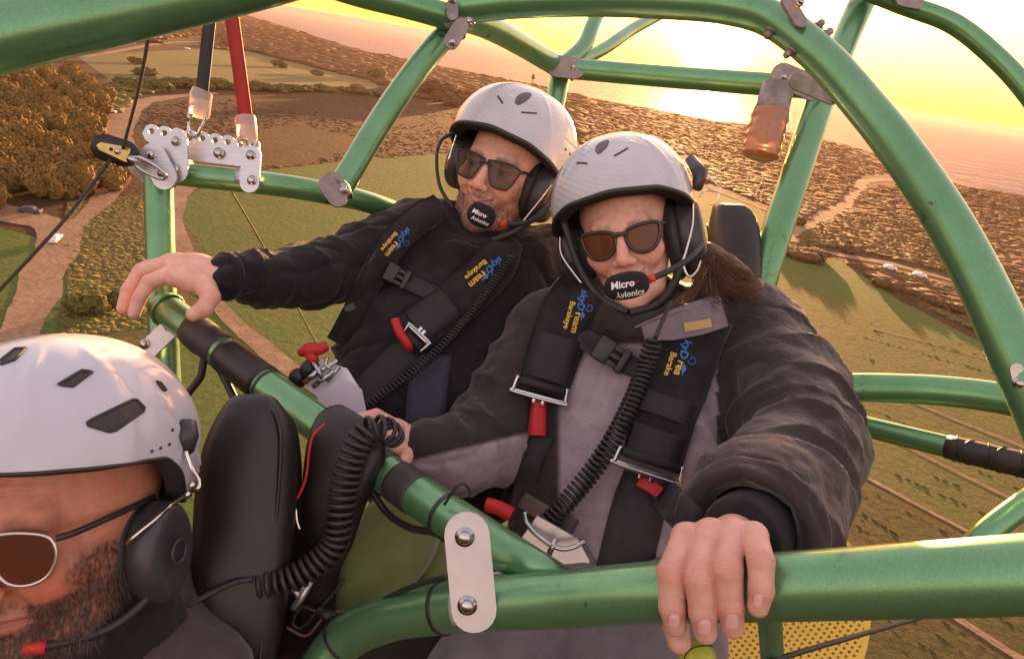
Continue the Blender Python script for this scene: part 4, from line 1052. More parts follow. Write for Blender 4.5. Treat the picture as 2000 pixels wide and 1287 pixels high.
def coil(pts, rad, wire, turns, taper=True, flat=1.0, phase=0):
    c = spline(np.asarray(pts), 40); s = np.concatenate([[0], np.cumsum(np.linalg.norm(np.diff(c, axis=0), axis=1))]); s /= s[-1]
    t = np.linspace(0, 1, int(turns*14)); cc = np.stack([np.interp(t, s, c[:, k]) for k in range(3)], 1)
    tt, u, w_ = frames(cc); a = t*turns*2*math.pi+phase
    env = np.clip(np.minimum(t, 1-t)*turns/1.0, 0, 1) if taper else 1
    rr = np.interp(t, np.linspace(0, 1, len(np.atleast_1d(rad))), np.atleast_1d(rad))*env
    cc = cc+(np.cos(a)[:, None]*u+np.sin(a)[:, None]*w_*flat)*np.reshape(rr, (-1, 1))
    return sweep(cc, wire, 6)

def text_vf(body, size, italic=0.0, bold=0.0):
    cu = bpy.data.curves.new("lettering", 'FONT'); cu.body = body; cu.size = size; cu.shear = italic; cu.offset = bold; cu.resolution_u = 2
    o = bpy.data.objects.new("lettering", cu); COL.objects.link(o)
    dg = bpy.context.evaluated_depsgraph_get(); me = o.evaluated_get(dg).to_mesh()
    v = np.array([x.co[:] for x in me.vertices]); f = [list(p.vertices) for p in me.polygons]
    o.evaluated_get(dg).to_mesh_clear(); bpy.data.objects.remove(o); bpy.data.curves.remove(cu)
    return v, f
def print_on(bvh, vf, px, py, ang, scale, mirror=False, sy=1.0, off=.0012, anchor=(0, 0)):
    """lay flat lettering onto a surface: text units -> photograph pixels at px,py turned by ang degrees"""
    v, f = vf; ca, sa = math.cos(R(ang)), math.sin(R(ang)); out = []
    for x, y, _ in v:
        x, y = (x-anchor[0])*scale, (y-anchor[1])*scale*sy
        qx, qy = px+x*ca+y*sa, py+x*sa-y*ca
        h_, n_ = cast(bvh, qx, qy)
        if h_ is None: h_ = PX(qx, qy, 1.1); n_ = np.array([0, 0, 1.0])
        d = np.linalg.norm(h_); out.append(h_*(1-off/d))
    return np.array(out), [q[::-1] for q in f] if mirror else f
# ------------------------------------------------------------------ helmets, headsets, glasses
def speck(m, n, l, b, src):
    t = n.new("ShaderNodeTexNoise"); t.inputs["Scale"].default_value = 55; t.inputs["Detail"].default_value = 2; l.new(src, t.inputs["Vector"])
    r = n.new("ShaderNodeMapRange"); r.inputs[1].default_value = .77; r.inputs[2].default_value = .8; l.new(t.outputs[0], r.inputs[0])
    base = b.inputs["Base Color"].links[0].from_socket
    mx = n.new("ShaderNodeMix"); mx.data_type = 'RGBA'; l.new(r.outputs[0], mx.inputs["Factor"]); l.new(base, mx.inputs[6]); mx.inputs[7].default_value = (.3, .28, .27, 1); l.new(mx.outputs[2], b.inputs["Base Color"])
M_white = mat("white_helmet_shell", (.54, .555, .61), rough=.28, var=(.48, .495, .55), vscale=14, coat=.5, rvar=.12, bump=.05, bscale=25, bump_d=.002, extra=speck)
def ribs(m, n, l, b, src):
    speck(m, n, l, b, src)
    w_ = n.new("ShaderNodeTexWave"); w_.wave_type = 'RINGS'; w_.rings_direction = 'Z'; w_.inputs["Scale"].default_value = 38; w_.inputs["Distortion"].default_value = 1.5; w_.inputs["Detail"].default_value = 1; l.new(src, w_.inputs["Vector"])
    bp = n.new("ShaderNodeBump"); bp.inputs["Strength"].default_value = .22; bp.inputs["Distance"].default_value = .0012; l.new(w_.outputs["Color"], bp.inputs["Height"]); l.new(bp.outputs[0], b.inputs["Normal"])
M_ribbed = mat("ribbed_silver_shell", (.56, .57, .62), rough=.26, var=(.5, .51, .56), vscale=14, coat=.5, rvar=.1, extra=ribs)
M_vent = mat("vent_black", (.02, .016, .015), rough=.5, var=(.04, .03, .028), vscale=60)
M_emblem = mat("grey_badge", (.16, .14, .145), rough=.4, var=(.09, .08, .08), vscale=120)
M_liner = mat("helmet_liner", (.022, .018, .017), rough=.9, var=(.035, .028, .025), vscale=80, bump=.5, bscale=500, bump_d=.001)
M_rim = mat("rubber_edge", (.03, .026, .025), rough=.5)
M_cup = mat("headset_shell", (.035, .033, .038), rough=.34, var=(.05, .048, .052), vscale=30, bump=.05, bscale=600)
M_cushion = mat("ear_cushion", (.025, .022, .022), rough=.55, bump=.2, bscale=300, bump_d=.001)
M_wire = mat("plated_wire", (.72, .7, .66), rough=.2, metal=1.0)
M_foam = mat("microphone_foam", (.012, .011, .012), rough=.95, bump=.8, bscale=900, bump_d=.001)
M_redring = mat("red_ring", (.62, .04, .02), rough=.5)
M_print_w = mat("white_print", (.8, .8, .8), rough=.6); M_print_b = mat("blue_print", (.05, .2, .62), rough=.6); M_print_y = mat("yellow_print", (.78, .5, .06), rough=.6); M_print_r = mat("red_print", (.6, .04, .03), rough=.6)

def helmet_verts(A, Ph, c, r, bump, inset=0.0):
    """A polar angle from the crown, Ph angle round (0 = front); superellipsoid in head centimetres"""
    sa, ca = np.sin(A), np.cos(A); e = .92
    x = np.sign(np.sin(Ph))*np.abs(np.sin(Ph))**e*sa**e; z = np.sign(np.cos(Ph))*np.abs(np.cos(Ph))**e*sa**e; y = np.sign(ca)*np.abs(ca)**e
    p = np.stack([x*(r[0]-inset), y*(r[1]-inset), z*(r[2]-inset)], -1)
    if bump is not None:
        u = p/(np.linalg.norm(p, axis=-1, keepdims=True)+1e-9); p = p+u*bump[..., None]
    return p+np.asarray(c)

def make_helmet(center, rot, k, label, group):
    T = Thing("helmet", label, "helmet", np.asarray(center)+np.asarray(rot)@np.array([0, .16, 0]), group)
    c, r = np.array(k.get("c", (0, 5.0, -1.2))), np.array(k.get("r", (12.2, 12.6, 13.8)))
    na, nph = k.get("na", 110), k.get("nph", 220)
    Ph = np.linspace(0, 2*math.pi, nph, endpoint=False)
    cf = np.cos(Ph)
    yr = np.interp(np.abs(((Ph+math.pi) % (2*math.pi))-math.pi), [R(a) for a in k["rim_a"]], k["rim_y"])
    for _ in range(6): yr = (np.roll(yr, 1)+yr*2+np.roll(yr, -1))/4
    ar = np.arccos(np.sign((yr-c[1])/r[1])*np.abs(np.clip((yr-c[1])/r[1], -.98, .98))**(1/.92))
    U = np.linspace(0, 1, na)[:, None]; A = U*ar[None, :]; PP = np.repeat(Ph[None, :], na, 0)
    b_ = np.zeros_like(A)
    if k.get("ridge") is not None: b_ = k["ridge"](A, PP, U)
    loc = helmet_verts(A, PP, c, r, b_)
    W3 = (loc.reshape(-1, 3)*.01)@np.asarray(rot).T+np.asarray(center)
    px = np.stack([W3[:, 0]/-W3[:, 2]*F+W/2, H/2-W3[:, 1]/-W3[:, 2]*F], 1)
    # vents: sunk into the shell where the photograph shows them (front facing side only)
    nrm = W3-np.asarray(center)-np.asarray(rot)@(c*.01); facing = (nrm*(-W3)).sum(1) > 0
    vmask = np.zeros(len(W3))
    def inpoly(q, poly):
        ins = np.zeros(len(q), bool); poly = np.asarray(poly, float); j = len(poly)-1
        for i in range(len(poly)):
            ins ^= ((poly[i, 1] > q[:, 1]) != (poly[j, 1] > q[:, 1])) & (q[:, 0] < (poly[j, 0]-poly[i, 0])*(q[:, 1]-poly[i, 1])/(poly[j, 1]-poly[i, 1]+1e-9)+poly[i, 0]); j = i
        return ins
    fm = None
    ii = np.arange(na-1)[:, None]; jj = np.arange(nph)[None, :]; j2 = (jj+1) % nph
    vf_faces = np.stack([ii*nph+jj, ii*nph+j2, (ii+1)*nph+j2, (ii+1)*nph+jj], -1).reshape(-1, 4)
    depth = k.get("vent_depth", .7)
    u = nrm/np.linalg.norm(nrm, axis=1)[:, None]
    W4 = W3-u*(vmask*depth*.01)[:, None]
    fm = (vmask[vf_faces].mean(1) > .6).astype(np.int32)
    sh = T.part("shell", (W4, vf_faces), k.get("shellmat", M_white), mats=[M_vent], fmat=fm)
    # edge and liner
    rim = W3.reshape(na, nph, 3)[-1]
    T.part("edge_trim", sweep(rim, k.get("trim", .0045), 8, closed=True), M_rim)
    U2 = np.linspace(0.15, 1, 24)[:, None]; A2 = U2*ar[None, :]
    L2 = helmet_verts(A2, np.repeat(Ph[None, :], 24, 0), c, r, None, inset=1.9)
    last = L2[-1]; low = last.copy(); low[:, 1] -= .6
    Wl = (np.concatenate([L2.reshape(-1, 3), low, helmet_verts(ar[None, :], Ph[None, :], c, r, None, inset=.2)[0]])*.01)@np.asarray(rot).T+np.asarray(center)
    lf = [(i*nph+j, i*nph+(j+1) % nph, (i+1)*nph+(j+1) % nph, (i+1)*nph+j) for i in range(25) for j in range(nph)]
    T.part("liner", (Wl, lf), M_liner)
    T.loc = lambda p: np.asarray(center)+np.asarray(rot)@(np.asarray(p, float)*.01)
    bv_ = drape_bvh(W3, vf_faces)
    for poly in k.get("vents", ()):
        pc = spline(np.array([[*q, 0] for q in poly+poly[:1]], float), 4)[:-1, :2] if k.get("soft") else np.array([np.array(poly[i])*(1-t)+np.array(poly[(i+1) % len(poly)])*t for i in range(len(poly)) for t in (0, .25, .5, .75)])
        cc = pc.mean(0); n_ = len(pc); lev = (1, .96, .6, .3)
        V_ = np.concatenate([np.c_[(pc-cc)*q+cc, np.zeros(n_)] for q in lev]+[np.array([[*cc, 0]])]); offs = [.0012, -.002, -.004, -.005]
        P_ = []
        for i_, q in enumerate(V_):
            h_, nn_ = cast(bv_, q[0], q[1])
            if nn_ is not None and nn_@(-h_/np.linalg.norm(h_)) < .25: nn_ = -h_/np.linalg.norm(h_)
            if h_ is None: h_ = PX(q[0], q[1], .6); nn_ = np.array([0, 0, 1.0])
            P_.append(h_+nn_*.0006)
        ff_ = [(a*n_+j, a*n_+(j+1) % n_, (a+1)*n_+(j+1) % n_, (a+1)*n_+j) for a in range(3) for j in range(n_)]+[(3*n_+j, 3*n_+(j+1) % n_, 4*n_) for j in range(n_)]
        vo = T.part("vent", (np.array(P_), ff_), M_emblem if k.get("soft") else M_vent, parent=sh)
        T.part("vent_lip", sweep(np.array(P_[:n_]), k.get("lip", .0018), 8, closed=True), M_white if k.get("lipw") else M_rim, parent=sh)
    T.rot = np.asarray(rot); T.bvh = drape_bvh(W4, vf_faces); T.shell = sh
    return T

def slit(T, pts, r=.0016, m=None, name="vent_slot"):
    c = spline(np.array([[x, y, 0] for x, y in pts], float), 5)[:, :2]; P_ = []
    for q in c:
        h_, n_ = cast(T.bvh, *q)
        if h_ is not None: P_.append(h_+n_*.0002)
    if len(P_) > 2: T.part(name, sweep(np.array(P_), r, 6), m or M_vent, parent=T.shell)

def earcup(T, p, rx, ry, rz, rot=None, side=1, wires=True, name="ear_cup"):
    Rl = T.rot if rot is None else rot
    c = T.loc(p)
    def f(Q):
        L = ((Q-c.astype(np.float32))@Rl.astype(np.float32))*100
        d = ell(L, (side*.6, 0, 0), (rx, ry, rz)); d = smax(d, -(L[:, 0]*side+.9), .6); d = smax(d, L[:, 0]*side-rx*.72, .9); return d*.01
    e = max(rx, ry, rz)*.0125
    o = T.part(name, net(f, c-e, c+e, .0022), M_cup)
    def g(Q):
        L = ((Q-c.astype(np.float32))@Rl.astype(np.float32))*100
        q = np.stack([np.zeros(len(L)), L[:, 1]/ry, L[:, 2]/rz], 1); ln = np.hypot(q[:, 1], q[:, 2])
        return (np.hypot((ln-.82)*min(ry, rz), L[:, 0]*side+1.7)-1.15)*.01
    tq = np.linspace(0, 2*math.pi, 28, endpoint=False)
    T.part("cup_boss", sweep(np.array([T.loc(np.asarray(p)+np.array([side*(rx*.72+.55), ry*.05+1.1*math.sin(q_), .4+1.1*math.cos(q_)])) for q_ in tq]), .0016, 6, closed=True), M_cup, parent=o)
    o_vf = net(f, c-e, c+e, .003); T.cup = drape_bvh(*o_vf)
    T.part("ear_cushion", net(g, c-e-.01, c+e+.01, .0026), M_cushion, parent=o)
    return o
def wire(T, pts, r=.0016, m=None, name="wire", par=None):
    c = spline(P3(pts), 8); return T.part(name, sweep(c, r, 8), m or M_wire, parent=par)

def mic(T, boom, foam, size, ang, ring_at, depth, txt=True, group=None, rl=1.0):
    b = T.part("mic_boom", sweep(spline(P3(boom), 10), .0046, 10), M_rubber)
    if foam is not None:
        fx, fy = foam; c = PX(fx, fy, depth).astype(np.float32); Rl = rotm(0, 0, -ang).astype(np.float32); a_, bb = size[0]/F*depth/2, size[1]/F*depth/2
        def f(Q):
            L = (Q-c)@Rl; q = L/np.array([a_, bb, bb*.95], np.float32); k = (np.abs(q)**2.5).sum(1)**(1/2.5); return (k-1)*bb*.8
        e = max(a_, bb)*1.15; vf = net(f, c-e, c+e, .0012)
        fo = T.part("mic_foam", vf, M_foam, parent=b)
        if txt:
            bv = drape_bvh(*vf); ca, sa = math.cos(R(ang)), math.sin(R(ang)); W_ = size[0]
            def at(u, w_): return fx+u*W_*ca-w_*W_*sa, fy+u*W_*sa+w_*W_*ca
            s = W_*.225
            T.part("lettering", print_on(bv, text_vf("Micro", 1, .12, .025), *at(-.36, .03), ang, s, off=.0008), M_print_w, parent=fo, smooth=False)
            T.part("lettering", print_on(bv, text_vf("Avionics", 1, .12, .025), *at(-.30, .25), ang, s*.86, off=.0008), M_print_w, parent=fo, smooth=False)
            T.part("swoosh", print_on(bv, (np.array([[0, 0, 0], [1, .5, 0], [.2, .2, 0]]), [(0, 1, 2)]), *at(.02, .0), ang, s*.9, off=.0008), M_print_b, parent=fo, smooth=False)
            T.part("swoosh", print_on(bv, (np.array([[.2, 0, 0], [1.3, .4, 0], [.4, .25, 0]]), [(0, 1, 2)]), *at(.04, .02), ang, s*.9, off=.0008), M_print_r, parent=fo, smooth=False)
    a, b2 = ring_at
    T.part("red_ring", sweep([PX(*a), PX(*b2)], .0062*rl, 14), M_redring, parent=b)

def glasses(center, rot, label, group, lens_fn, frame_m, lens_m, temple_len=11.5, fr=.16, bridge=True, temple_m=None, z0=9.4, wrap=.055):
    """sunglasses in head centimetres; lens_fn(side) -> outline of one lens as (x,y)"""
    T = Thing("sunglasses", label, "sunglasses", np.asarray(center)+np.asarray(rot)@np.array([0, 0, .095]), group)
    tw = lambda p: (np.asarray(p, float)*.01)@np.asarray(rot).T+np.asarray(center)
    def zc(x, y=0): return z0-wrap*np.asarray(x)**2*.55
    for s in (-1, 1):
        o = np.array(lens_fn(s)); o = spline(np.c_[np.vstack([o, o[:1]]), np.zeros(len(o)+1)], 5)[:-1, :2]
        cc = o.mean(0); rings = [o*(q)+cc*(1-q) for q in (1, .8, .6, .4, .2)]; V = []
        for rr in rings: V += [[x, y, zc(x)+.12*(1-((x-cc[0])/3)**2)] for x, y in rr]
        V.append([*cc, zc(cc[0])+.12]); n = len(o); f = []
        for k in range(4):
            for j in range(n): f.append((k*n+j, k*n+(j+1) % n, (k+1)*n+(j+1) % n, (k+1)*n+j))
        for j in range(n): f.append((4*n+j, 4*n+(j+1) % n, 5*n))
        if o[1:, 0].size and np.cross(o[1]-o[0], cc-o[0]) < 0: f = [q[::-1] for q in f]
        T.part("lens", (tw(V), f), lens_m)
        rimp = tw([[x, y, zc(x)+.05] for x, y in o]); T.part("rim", sweep(rimp, fr*.01, 8, closed=True), frame_m)
        xo = o[np.argmax(o[:, 0]*s)]; yt = o[:, 1].max()*.55+.2
        q = [(xo[0], yt, zc(xo[0])), (s*6.9, yt+.1, zc(xo[0])-1.2), (s*7.4, yt, 3), (s*7.6, yt-.2, z0-temple_len)]
        cc_ = spline(tw(q), 8); v, ff = sweep(cc_, .003, 8); T.part("temple", (v, ff), temple_m or frame_m)
    if bridge:
        T.part("bridge", sweep(spline(tw([(-1.2, .75, zc(1)), (0, 1.0, z0+.25), (1.2, .75, zc(1))]), 6), fr*.012, 8), frame_m)
    return T
def tint(name, color, alpha):
    def ex(m, n, l, b, src):
        b.inputs["Alpha"].default_value = alpha
    return mat(name, color, rough=.05, spec=.35, extra=ex)
# ------------------------------------------------------------------ the three riders
def wrinkle(m, n, l, b, src):
    """fine irregular creases under the weave"""
    t = n.new("ShaderNodeTexNoise"); t.inputs["Scale"].default_value = 13; t.inputs["Detail"].default_value = 4; t.inputs["Roughness"].default_value = .55; t.inputs["Distortion"].default_value = 1.4
    l.new(src, t.inputs["Vector"])
    a = n.new("ShaderNodeMath"); a.operation = 'SUBTRACT'; l.new(t.outputs[0], a.inputs[0]); a.inputs[1].default_value = .5
    a2 = n.new("ShaderNodeMath"); a2.operation = 'ABSOLUTE'; l.new(a.outputs[0], a2.inputs[0])
    r = n.new("ShaderNodeMapRange"); r.interpolation_type = 'SMOOTHSTEP'; r.inputs[1].default_value = 0; r.inputs[2].default_value = .07; l.new(a2.outputs[0], r.inputs[0])
    bp = n.new("ShaderNodeBump"); bp.inputs["Strength"].default_value = .16; bp.inputs["Distance"].default_value = .005; l.new(r.outputs[0], bp.inputs["Height"])
    old = b.inputs["Normal"].links[0].from_node; l.new(bp.outputs[0], old.inputs["Normal"])
def cloth(name, col, var, sheen=.35, bump=.35, rough=.85, attr=None):
    return mat(name, col, rough=rough, var=var, vscale=35, bump=bump, bscale=1500, bump_d=.0007, sheen=sheen, attr=attr, spec=.2, extra=wrinkle)
M_jacketattr = cloth("two_tone_shell_fabric", (.05, .04, .04), (.8, .78, .78), attr="dye", sheen=.25, rough=.62)
M_knit = cloth("black_knit", (.013, .0105, .013), (.022, .018, .02), sheen=.12)
M_pilotcloth = cloth("brown_grey_softshell", (.075, .056, .05), (.06, .046, .041), sheen=.3, rough=.75)
M_trouser = cloth("grey_trousers", (.17, .145, .155), (.13, .11, .12), rough=.8)

def project(V):
    return np.stack([V[:, 0]/-V[:, 2]*F+W/2, H/2-V[:, 1]/-V[:, 2]*F], 1)
def garment(fn, lo, hi, h=.0032):
    V, Fq = net(fn, lo, hi, h); return V, Fq
def folds(V, N, a, b, amp, wl, ph=0.0, tw=1.5, win=None, seed=0.0):
    """wrinkles across the limb a->b, fading with the window win along it (list of 0..1 weights)"""
    ab = b-a; L = np.linalg.norm(ab); t = ((V-a)@ab)/(L*L); d = V-a-t[:, None]*ab; rad = np.linalg.norm(d, axis=1)
    u = np.array([.3, .5, .8]); u = u-ab*(u@ab)/(L*L); u /= np.linalg.norm(u); w_ = np.cross(ab/L, u); th = np.arctan2(d@w_, d@u)
    ww = np.interp(t, np.linspace(0, 1, len(win)), win, left=0, right=0)*(rad < .15)
    s = t*L/wl*2*math.pi+ph+tw*np.sin(th+seed)+1.3*fbm(V*14+seed, 2)
    prof = (1-np.abs(np.sin(s/2)))**1.3-.35
    return amp*ww*prof*(.55+.45*np.sin(th*2+seed*2+s*.15))
def skinhand(o): return o

# ================= the man behind, arm stretched to the corner post
SK_M = [.78, .45, .35]; SK_W = [.8, .47, .37]; SK_P = [.56, .235, .145]
rot_m = rotm(-18, 15, -23); eye_m = PX(953, 330, 1.265); hm = eye_m-rot_m@np.array([0, 0, .08])
k_m = dict(lines=.25, skin=SK_M, jaw=1.06, nose=.95, smile=1.25, beard=.8, beardcol=[.08, .042, .028], brow=[.045, .028, .02], lip=[.44, .17, .14])
man = Thing("person", "man in black top and white helmet stretching an arm to the green post", "person", PX(860, 900, 1.3))
head_m = head_mesh(hm, rot_m, k_m)

def jac_m(Q):
    d = chain(Q, [(PX(835, 452, 1.38), .072), (PX(950, 500, 1.42), .10), (PX(1085, 555, 1.45), .085)], .03)
    d = smin(d, chain(Q, [(PX(880, 560, 1.37), .125), (PX(815, 680, 1.31), .135), (PX(765, 800, 1.26), .135)], .03), .05)
    d = smin(d, chain(Q, [(PX(980, 590, 1.40), .135), (PX(910, 760, 1.32), .14), (PX(870, 920, 1.25), .14)], .03), .06)
    d = smin(d, chain(Q, [(PX(815, 462, 1.35), .074), (PX(700, 512, 1.27), .063), (PX(605, 538, 1.185), .057), (PX(510, 541, 1.11), .045), (PX(443, 541, 1.06), .037)], .02), .025)
    d = smin(d, chain(Q, [(PX(1085, 560, 1.45), .085), (PX(1120, 800, 1.35), .075)], .02), .03)
    d = smin(d, cap(Q, PX(948, 452, 1.375), PX(940, 520, 1.40), .067, .085), .035)
    # hood bunched on the shoulders and zip placket
    d = smin(d, chain(Q, [(PX(868, 418, 1.36), .028), (PX(850, 445, 1.30), .03), (PX(895, 492, 1.285), .026), (PX(960, 505, 1.29), .028), (PX(1040, 500, 1.33), .035), (PX(1075, 470, 1.38), .035)], .015), .022)
    # end of the sleeve stays open behind the wrist
    return d
lo = PX(640, 1000, 1.45)*0; Vj, Fj = garment(jac_m, (-.62, -.36, -1.62), (.17, .235, -1.0), .0042)
Nj = normals_of(jac_m, Vj)
A1, A2, A3 = PX(815, 462, 1.35), PX(605, 538, 1.185), PX(443, 541, 1.06)
dsp = folds(Vj, Nj, A2, A3, .0048, .024, 0, 1.1, [0, .2, .55, 1, 1, .2], 1.0)+folds(Vj, Nj, A1, A2, .008, .07, 1.0, 2.2, [.5, .8, .7, .9, .7], 2.0)
dsp += folds(Vj, Nj, PX(900, 520, 1.38), PX(760, 830, 1.27), .017, .085, .6, 1.6, [.1, .5, 1, 1, .8], 4.0)*(Vj[:, 0] > PX(640, 600, 1.3)[0])
dsp += .004*fbm(Vj*16+2, 3)+.0016*fbm(Vj*48, 2)-.006*np.clip(1-np.abs(fbm(Vj*np.array([10, 14, 9])+31, 2))*2.6, 0, 1)**2
Vj = Vj+Nj*dsp[:, None]
man.part("jacket", (Vj, Fj), M_knit)
bv_m = drape_bvh(Vj, Fj)
# cuff of the sleeve
cA, cB = PX(452, 541, 1.065), PX(434, 540, 1.052)
man.part("cuff", sweep([cA, cA*.6+cB*.4, cB, cB*.98+cA*.02], [.036, .0385, .0375, .031], 24), M_knit)

def FG(*pts): return [(PX(x, y, d), r) for x, y, d, r in pts]
hand_m = dict(palm=[FG((470, 541, 1.08, .026), (430, 538, 1.055, .024), (385, 530, 1.05, .026), (345, 520, 1.045, .021)), FG((430, 540, 1.05, .024), (380, 545, 1.03, .022), (345, 540, 1.02, .017)), FG((400, 528, 1.07, .02), (335, 516, 1.075, .018))],
              fingers=[FG((335, 513, 1.075, .0125), (288, 522, 1.08, .0112), (262, 555, 1.07, .0105), (250, 590, 1.06, .0092)),
                       FG((330, 520, 1.05, .0128), (275, 530, 1.05, .0115), (250, 568, 1.045, .0105), (240, 603, 1.04, .0092)),
                       FG((335, 535, 1.025, .0128), (292, 551, 1.015, .0113), (272, 583, 1.012, .0103), (262, 612, 1.012, .009)),
                       FG((395, 548, 1.03, .018), (412, 580, 1.005, .0135), (398, 604, .995, .0125), (378, 614, .992, .0105))],
              crease=[])
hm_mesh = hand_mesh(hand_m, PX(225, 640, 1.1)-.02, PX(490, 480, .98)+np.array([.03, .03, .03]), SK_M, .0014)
def limb(ma, pts, rad, skin):
    """arms, shoulders and trunk under the clothes, stitched to head and hands so that the body is one surface"""
    (V, Fq), C = ma; Fl = Fq.tolist(); tree_ = None
    v, f = sweep(spline(np.array(pts), 5), np.interp(np.linspace(0, 1, 5*(len(pts)-1)+1), np.linspace(0, 1, len(rad)), rad), 10, cap=False)
    o = len(V); Fl += [[i+o for i in q] for q in f]; n = len(v)
    for ring in (range(0, 10), range(n-10, n)):
        ring = list(ring); near = [int(np.argmin(((V-v[i])**2).sum(1))) for i in ring]
        for j in range(10):
            a, b = ring[j]+o, ring[(j+1) % 10]+o; Fl.append([a, b, near[j]])
            if near[j] != near[(j+1) % 10]: Fl.append([b, near[(j+1) % 10], near[j]])
    return (np.vstack([V, v]), Fl), np.vstack([C, np.tile(np.array(skin), (n, 1))])
vf, col = limb(cat_attr(head_m, hm_mesh), P3([(462, 541, 1.075), (520, 541, 1.12), (605, 538, 1.185), (700, 512, 1.27), (820, 465, 1.36), (900, 490, 1.41), (948, 450, 1.39)]), [.022, .03, .036, .045, .05, .05, .045], SK_M)
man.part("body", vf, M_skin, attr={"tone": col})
# short beard hairs along the jaw
def hairs(T, fn, center, rot, count, cond, length, rad, m, seed, down=(0, -1, .3), par=None, name="beard"):
    r = np.random.default_rng(seed); (V, Fq), _ = fn; L = ((V-center)@rot)*100
    idx = np.where(cond(L))[0]; pick = r.choice(idx, min(count, len(idx)), replace=False); vs = []
    nr = (V-center); nr /= np.linalg.norm(nr, axis=1)[:, None]; dn = rot@np.array(down, float)
    for i in pick:
        p = V[i]; d = nr[i]*.6+dn*.8+r.normal(size=3)*.35; d /= np.linalg.norm(d); l_ = length*r.uniform(.5, 1.3)
        s_ = np.cross(d, r.normal(size=3)); s_ /= np.linalg.norm(s_); vs.append((np.array([p-s_*rad-nr[i]*.0004, p+s_*rad-nr[i]*.0004, p+d*l_*.6+dn*l_*.1, p+d*l_+dn*l_*.25]), [(0, 1, 2), (0, 2, 3)]))
    return T.part(name, join(*vs), m, parent=par)
M_beard = mat("beard_hair", (.12, .06, .035), rough=.7, var=(.06, .03, .02), vscale=300)
hairs(man, head_m, hm, rot_m, 2800, lambda L: (L[:, 1] < -5.6-.25*np.abs(L[:, 0])*0) & (L[:, 1] > -11.6) & (L[:, 2] > 1.0) & ~((np.abs(L[:, 0]) < 2.8) & (L[:, 1] > -8) & (L[:, 2] > 7)), .006, .00026, M_beard, 3)

rk = lambda A, P, U: .16*np.exp(-((np.abs(((P+math.pi) % (2*math.pi))-math.pi)-.75-.25*U)/.05)**2)*sst(U, .25, .5)*(1-sst(U, .8, .97))+.14*np.exp(-((np.abs(((P+math.pi) % (2*math.pi))-math.pi)-1.5-.2*U)/.05)**2)*sst(U, .25, .5)*(1-sst(U, .8, .97))-.12*np.exp(-((U-.72)/.012)**2)*sst(np.abs(((P+math.pi) % (2*math.pi))-math.pi), .9, 1.2)+.28*np.exp(-((U-.62)/.03)**2)*0+.22*np.cos(P*2+.4)*np.sin(U*3.1)**2-.18*np.exp(-((np.abs(((P+math.pi) % (2*math.pi))-math.pi)-.55)/.06)**2)*sst(U, .15, .4)*(1-sst(U, .75, .95))*0
rim_pass = dict(shellmat=M_ribbed, rim_a=[0, 35, 60, 80, 100, 125, 180], rim_y=[7.3, 6.4, 4.6, 2.6, 1.4, .6, -.5], trim=.0042, ridge=rk)
hel_m = make_helmet(hm, rot_m, dict(rim_pass, c=(0, 4.6, -1.0), r=(12.0, 12.2, 13.4), soft=True, lip=.0005, vents=[[(1006, 202), (1011, 189), (1026, 182), (1037, 185), (1032, 194), (1014, 205)]], vent_depth=.25), "white helmet with headset worn by the man", "white flying helmets")
slit(hel_m, [(972, 188), (977, 195), (982, 203)]); slit(hel_m, [(1018, 220), (1033, 221), (1048, 222)])
for q in ((1104, 292), (1113, 301)): slit(hel_m, [(q[0]-1, q[1]-1), q, (q[0]+1, q[1]+1)], .002, name="rivet")
ec = earcup(hel_m, (8.6, -1.6, .2), 4.2, 5.4, 4.4, side=1); earcup(hel_m, (-8.9, -.8, .2), 3.6, 5.4, 4.2, side=-1)
wire(hel_m, [(1083, 352, 1.28), (1055, 390, 1.25), (1022, 432, 1.24)], .0017); wire(hel_m, [(893, 262, 1.27), (880, 300, 1.24), (870, 332, 1.25)], .0018)
wire(hel_m, [(888, 258, 1.30), (862, 275, 1.31), (853, 310, 1.31), (858, 360, 1.30), (876, 395, 1.29), (885, 405, 1.29)], .0035, M_rim, "chin_strap"); wire(hel_m, [(1083, 365, 1.30), (1060, 410, 1.28), (1010, 450, 1.27), (960, 470, 1.27)], .006, M_rim, "chin_strap")
mic(hel_m, [(1072, 408, 1.22), (1055, 424, 1.2), (1020, 437, 1.17), (985, 438, 1.155)], (940, 421), (56, 46), 24, ((988, 438, 1.155), (976, 437, 1.152)), 1.145)
gl_m = lambda s: [(s*.35, 1.55), (s*1.6, 1.8), (s*3.4, 2.0), (s*5.2, 1.9), (s*6.6, 1.45), (s*6.45, .6), (s*6.1, -.6), (s*5.5, -2.0), (s*4.9, -2.5), (s*3.4, -2.7), (s*2.2, -2.5), (s*1.5, -1.3), (s*.9, .2)]
glasses(hm, rot_m, "dark wrap sunglasses on the bearded man's face", "sunglasses", gl_m, mat("glasses_frame", (.03, .028, .03), rough=.3), tint("smoke_lens", (.04, .02, .018), .66), z0=9.6, wrap=.045, fr=.2)

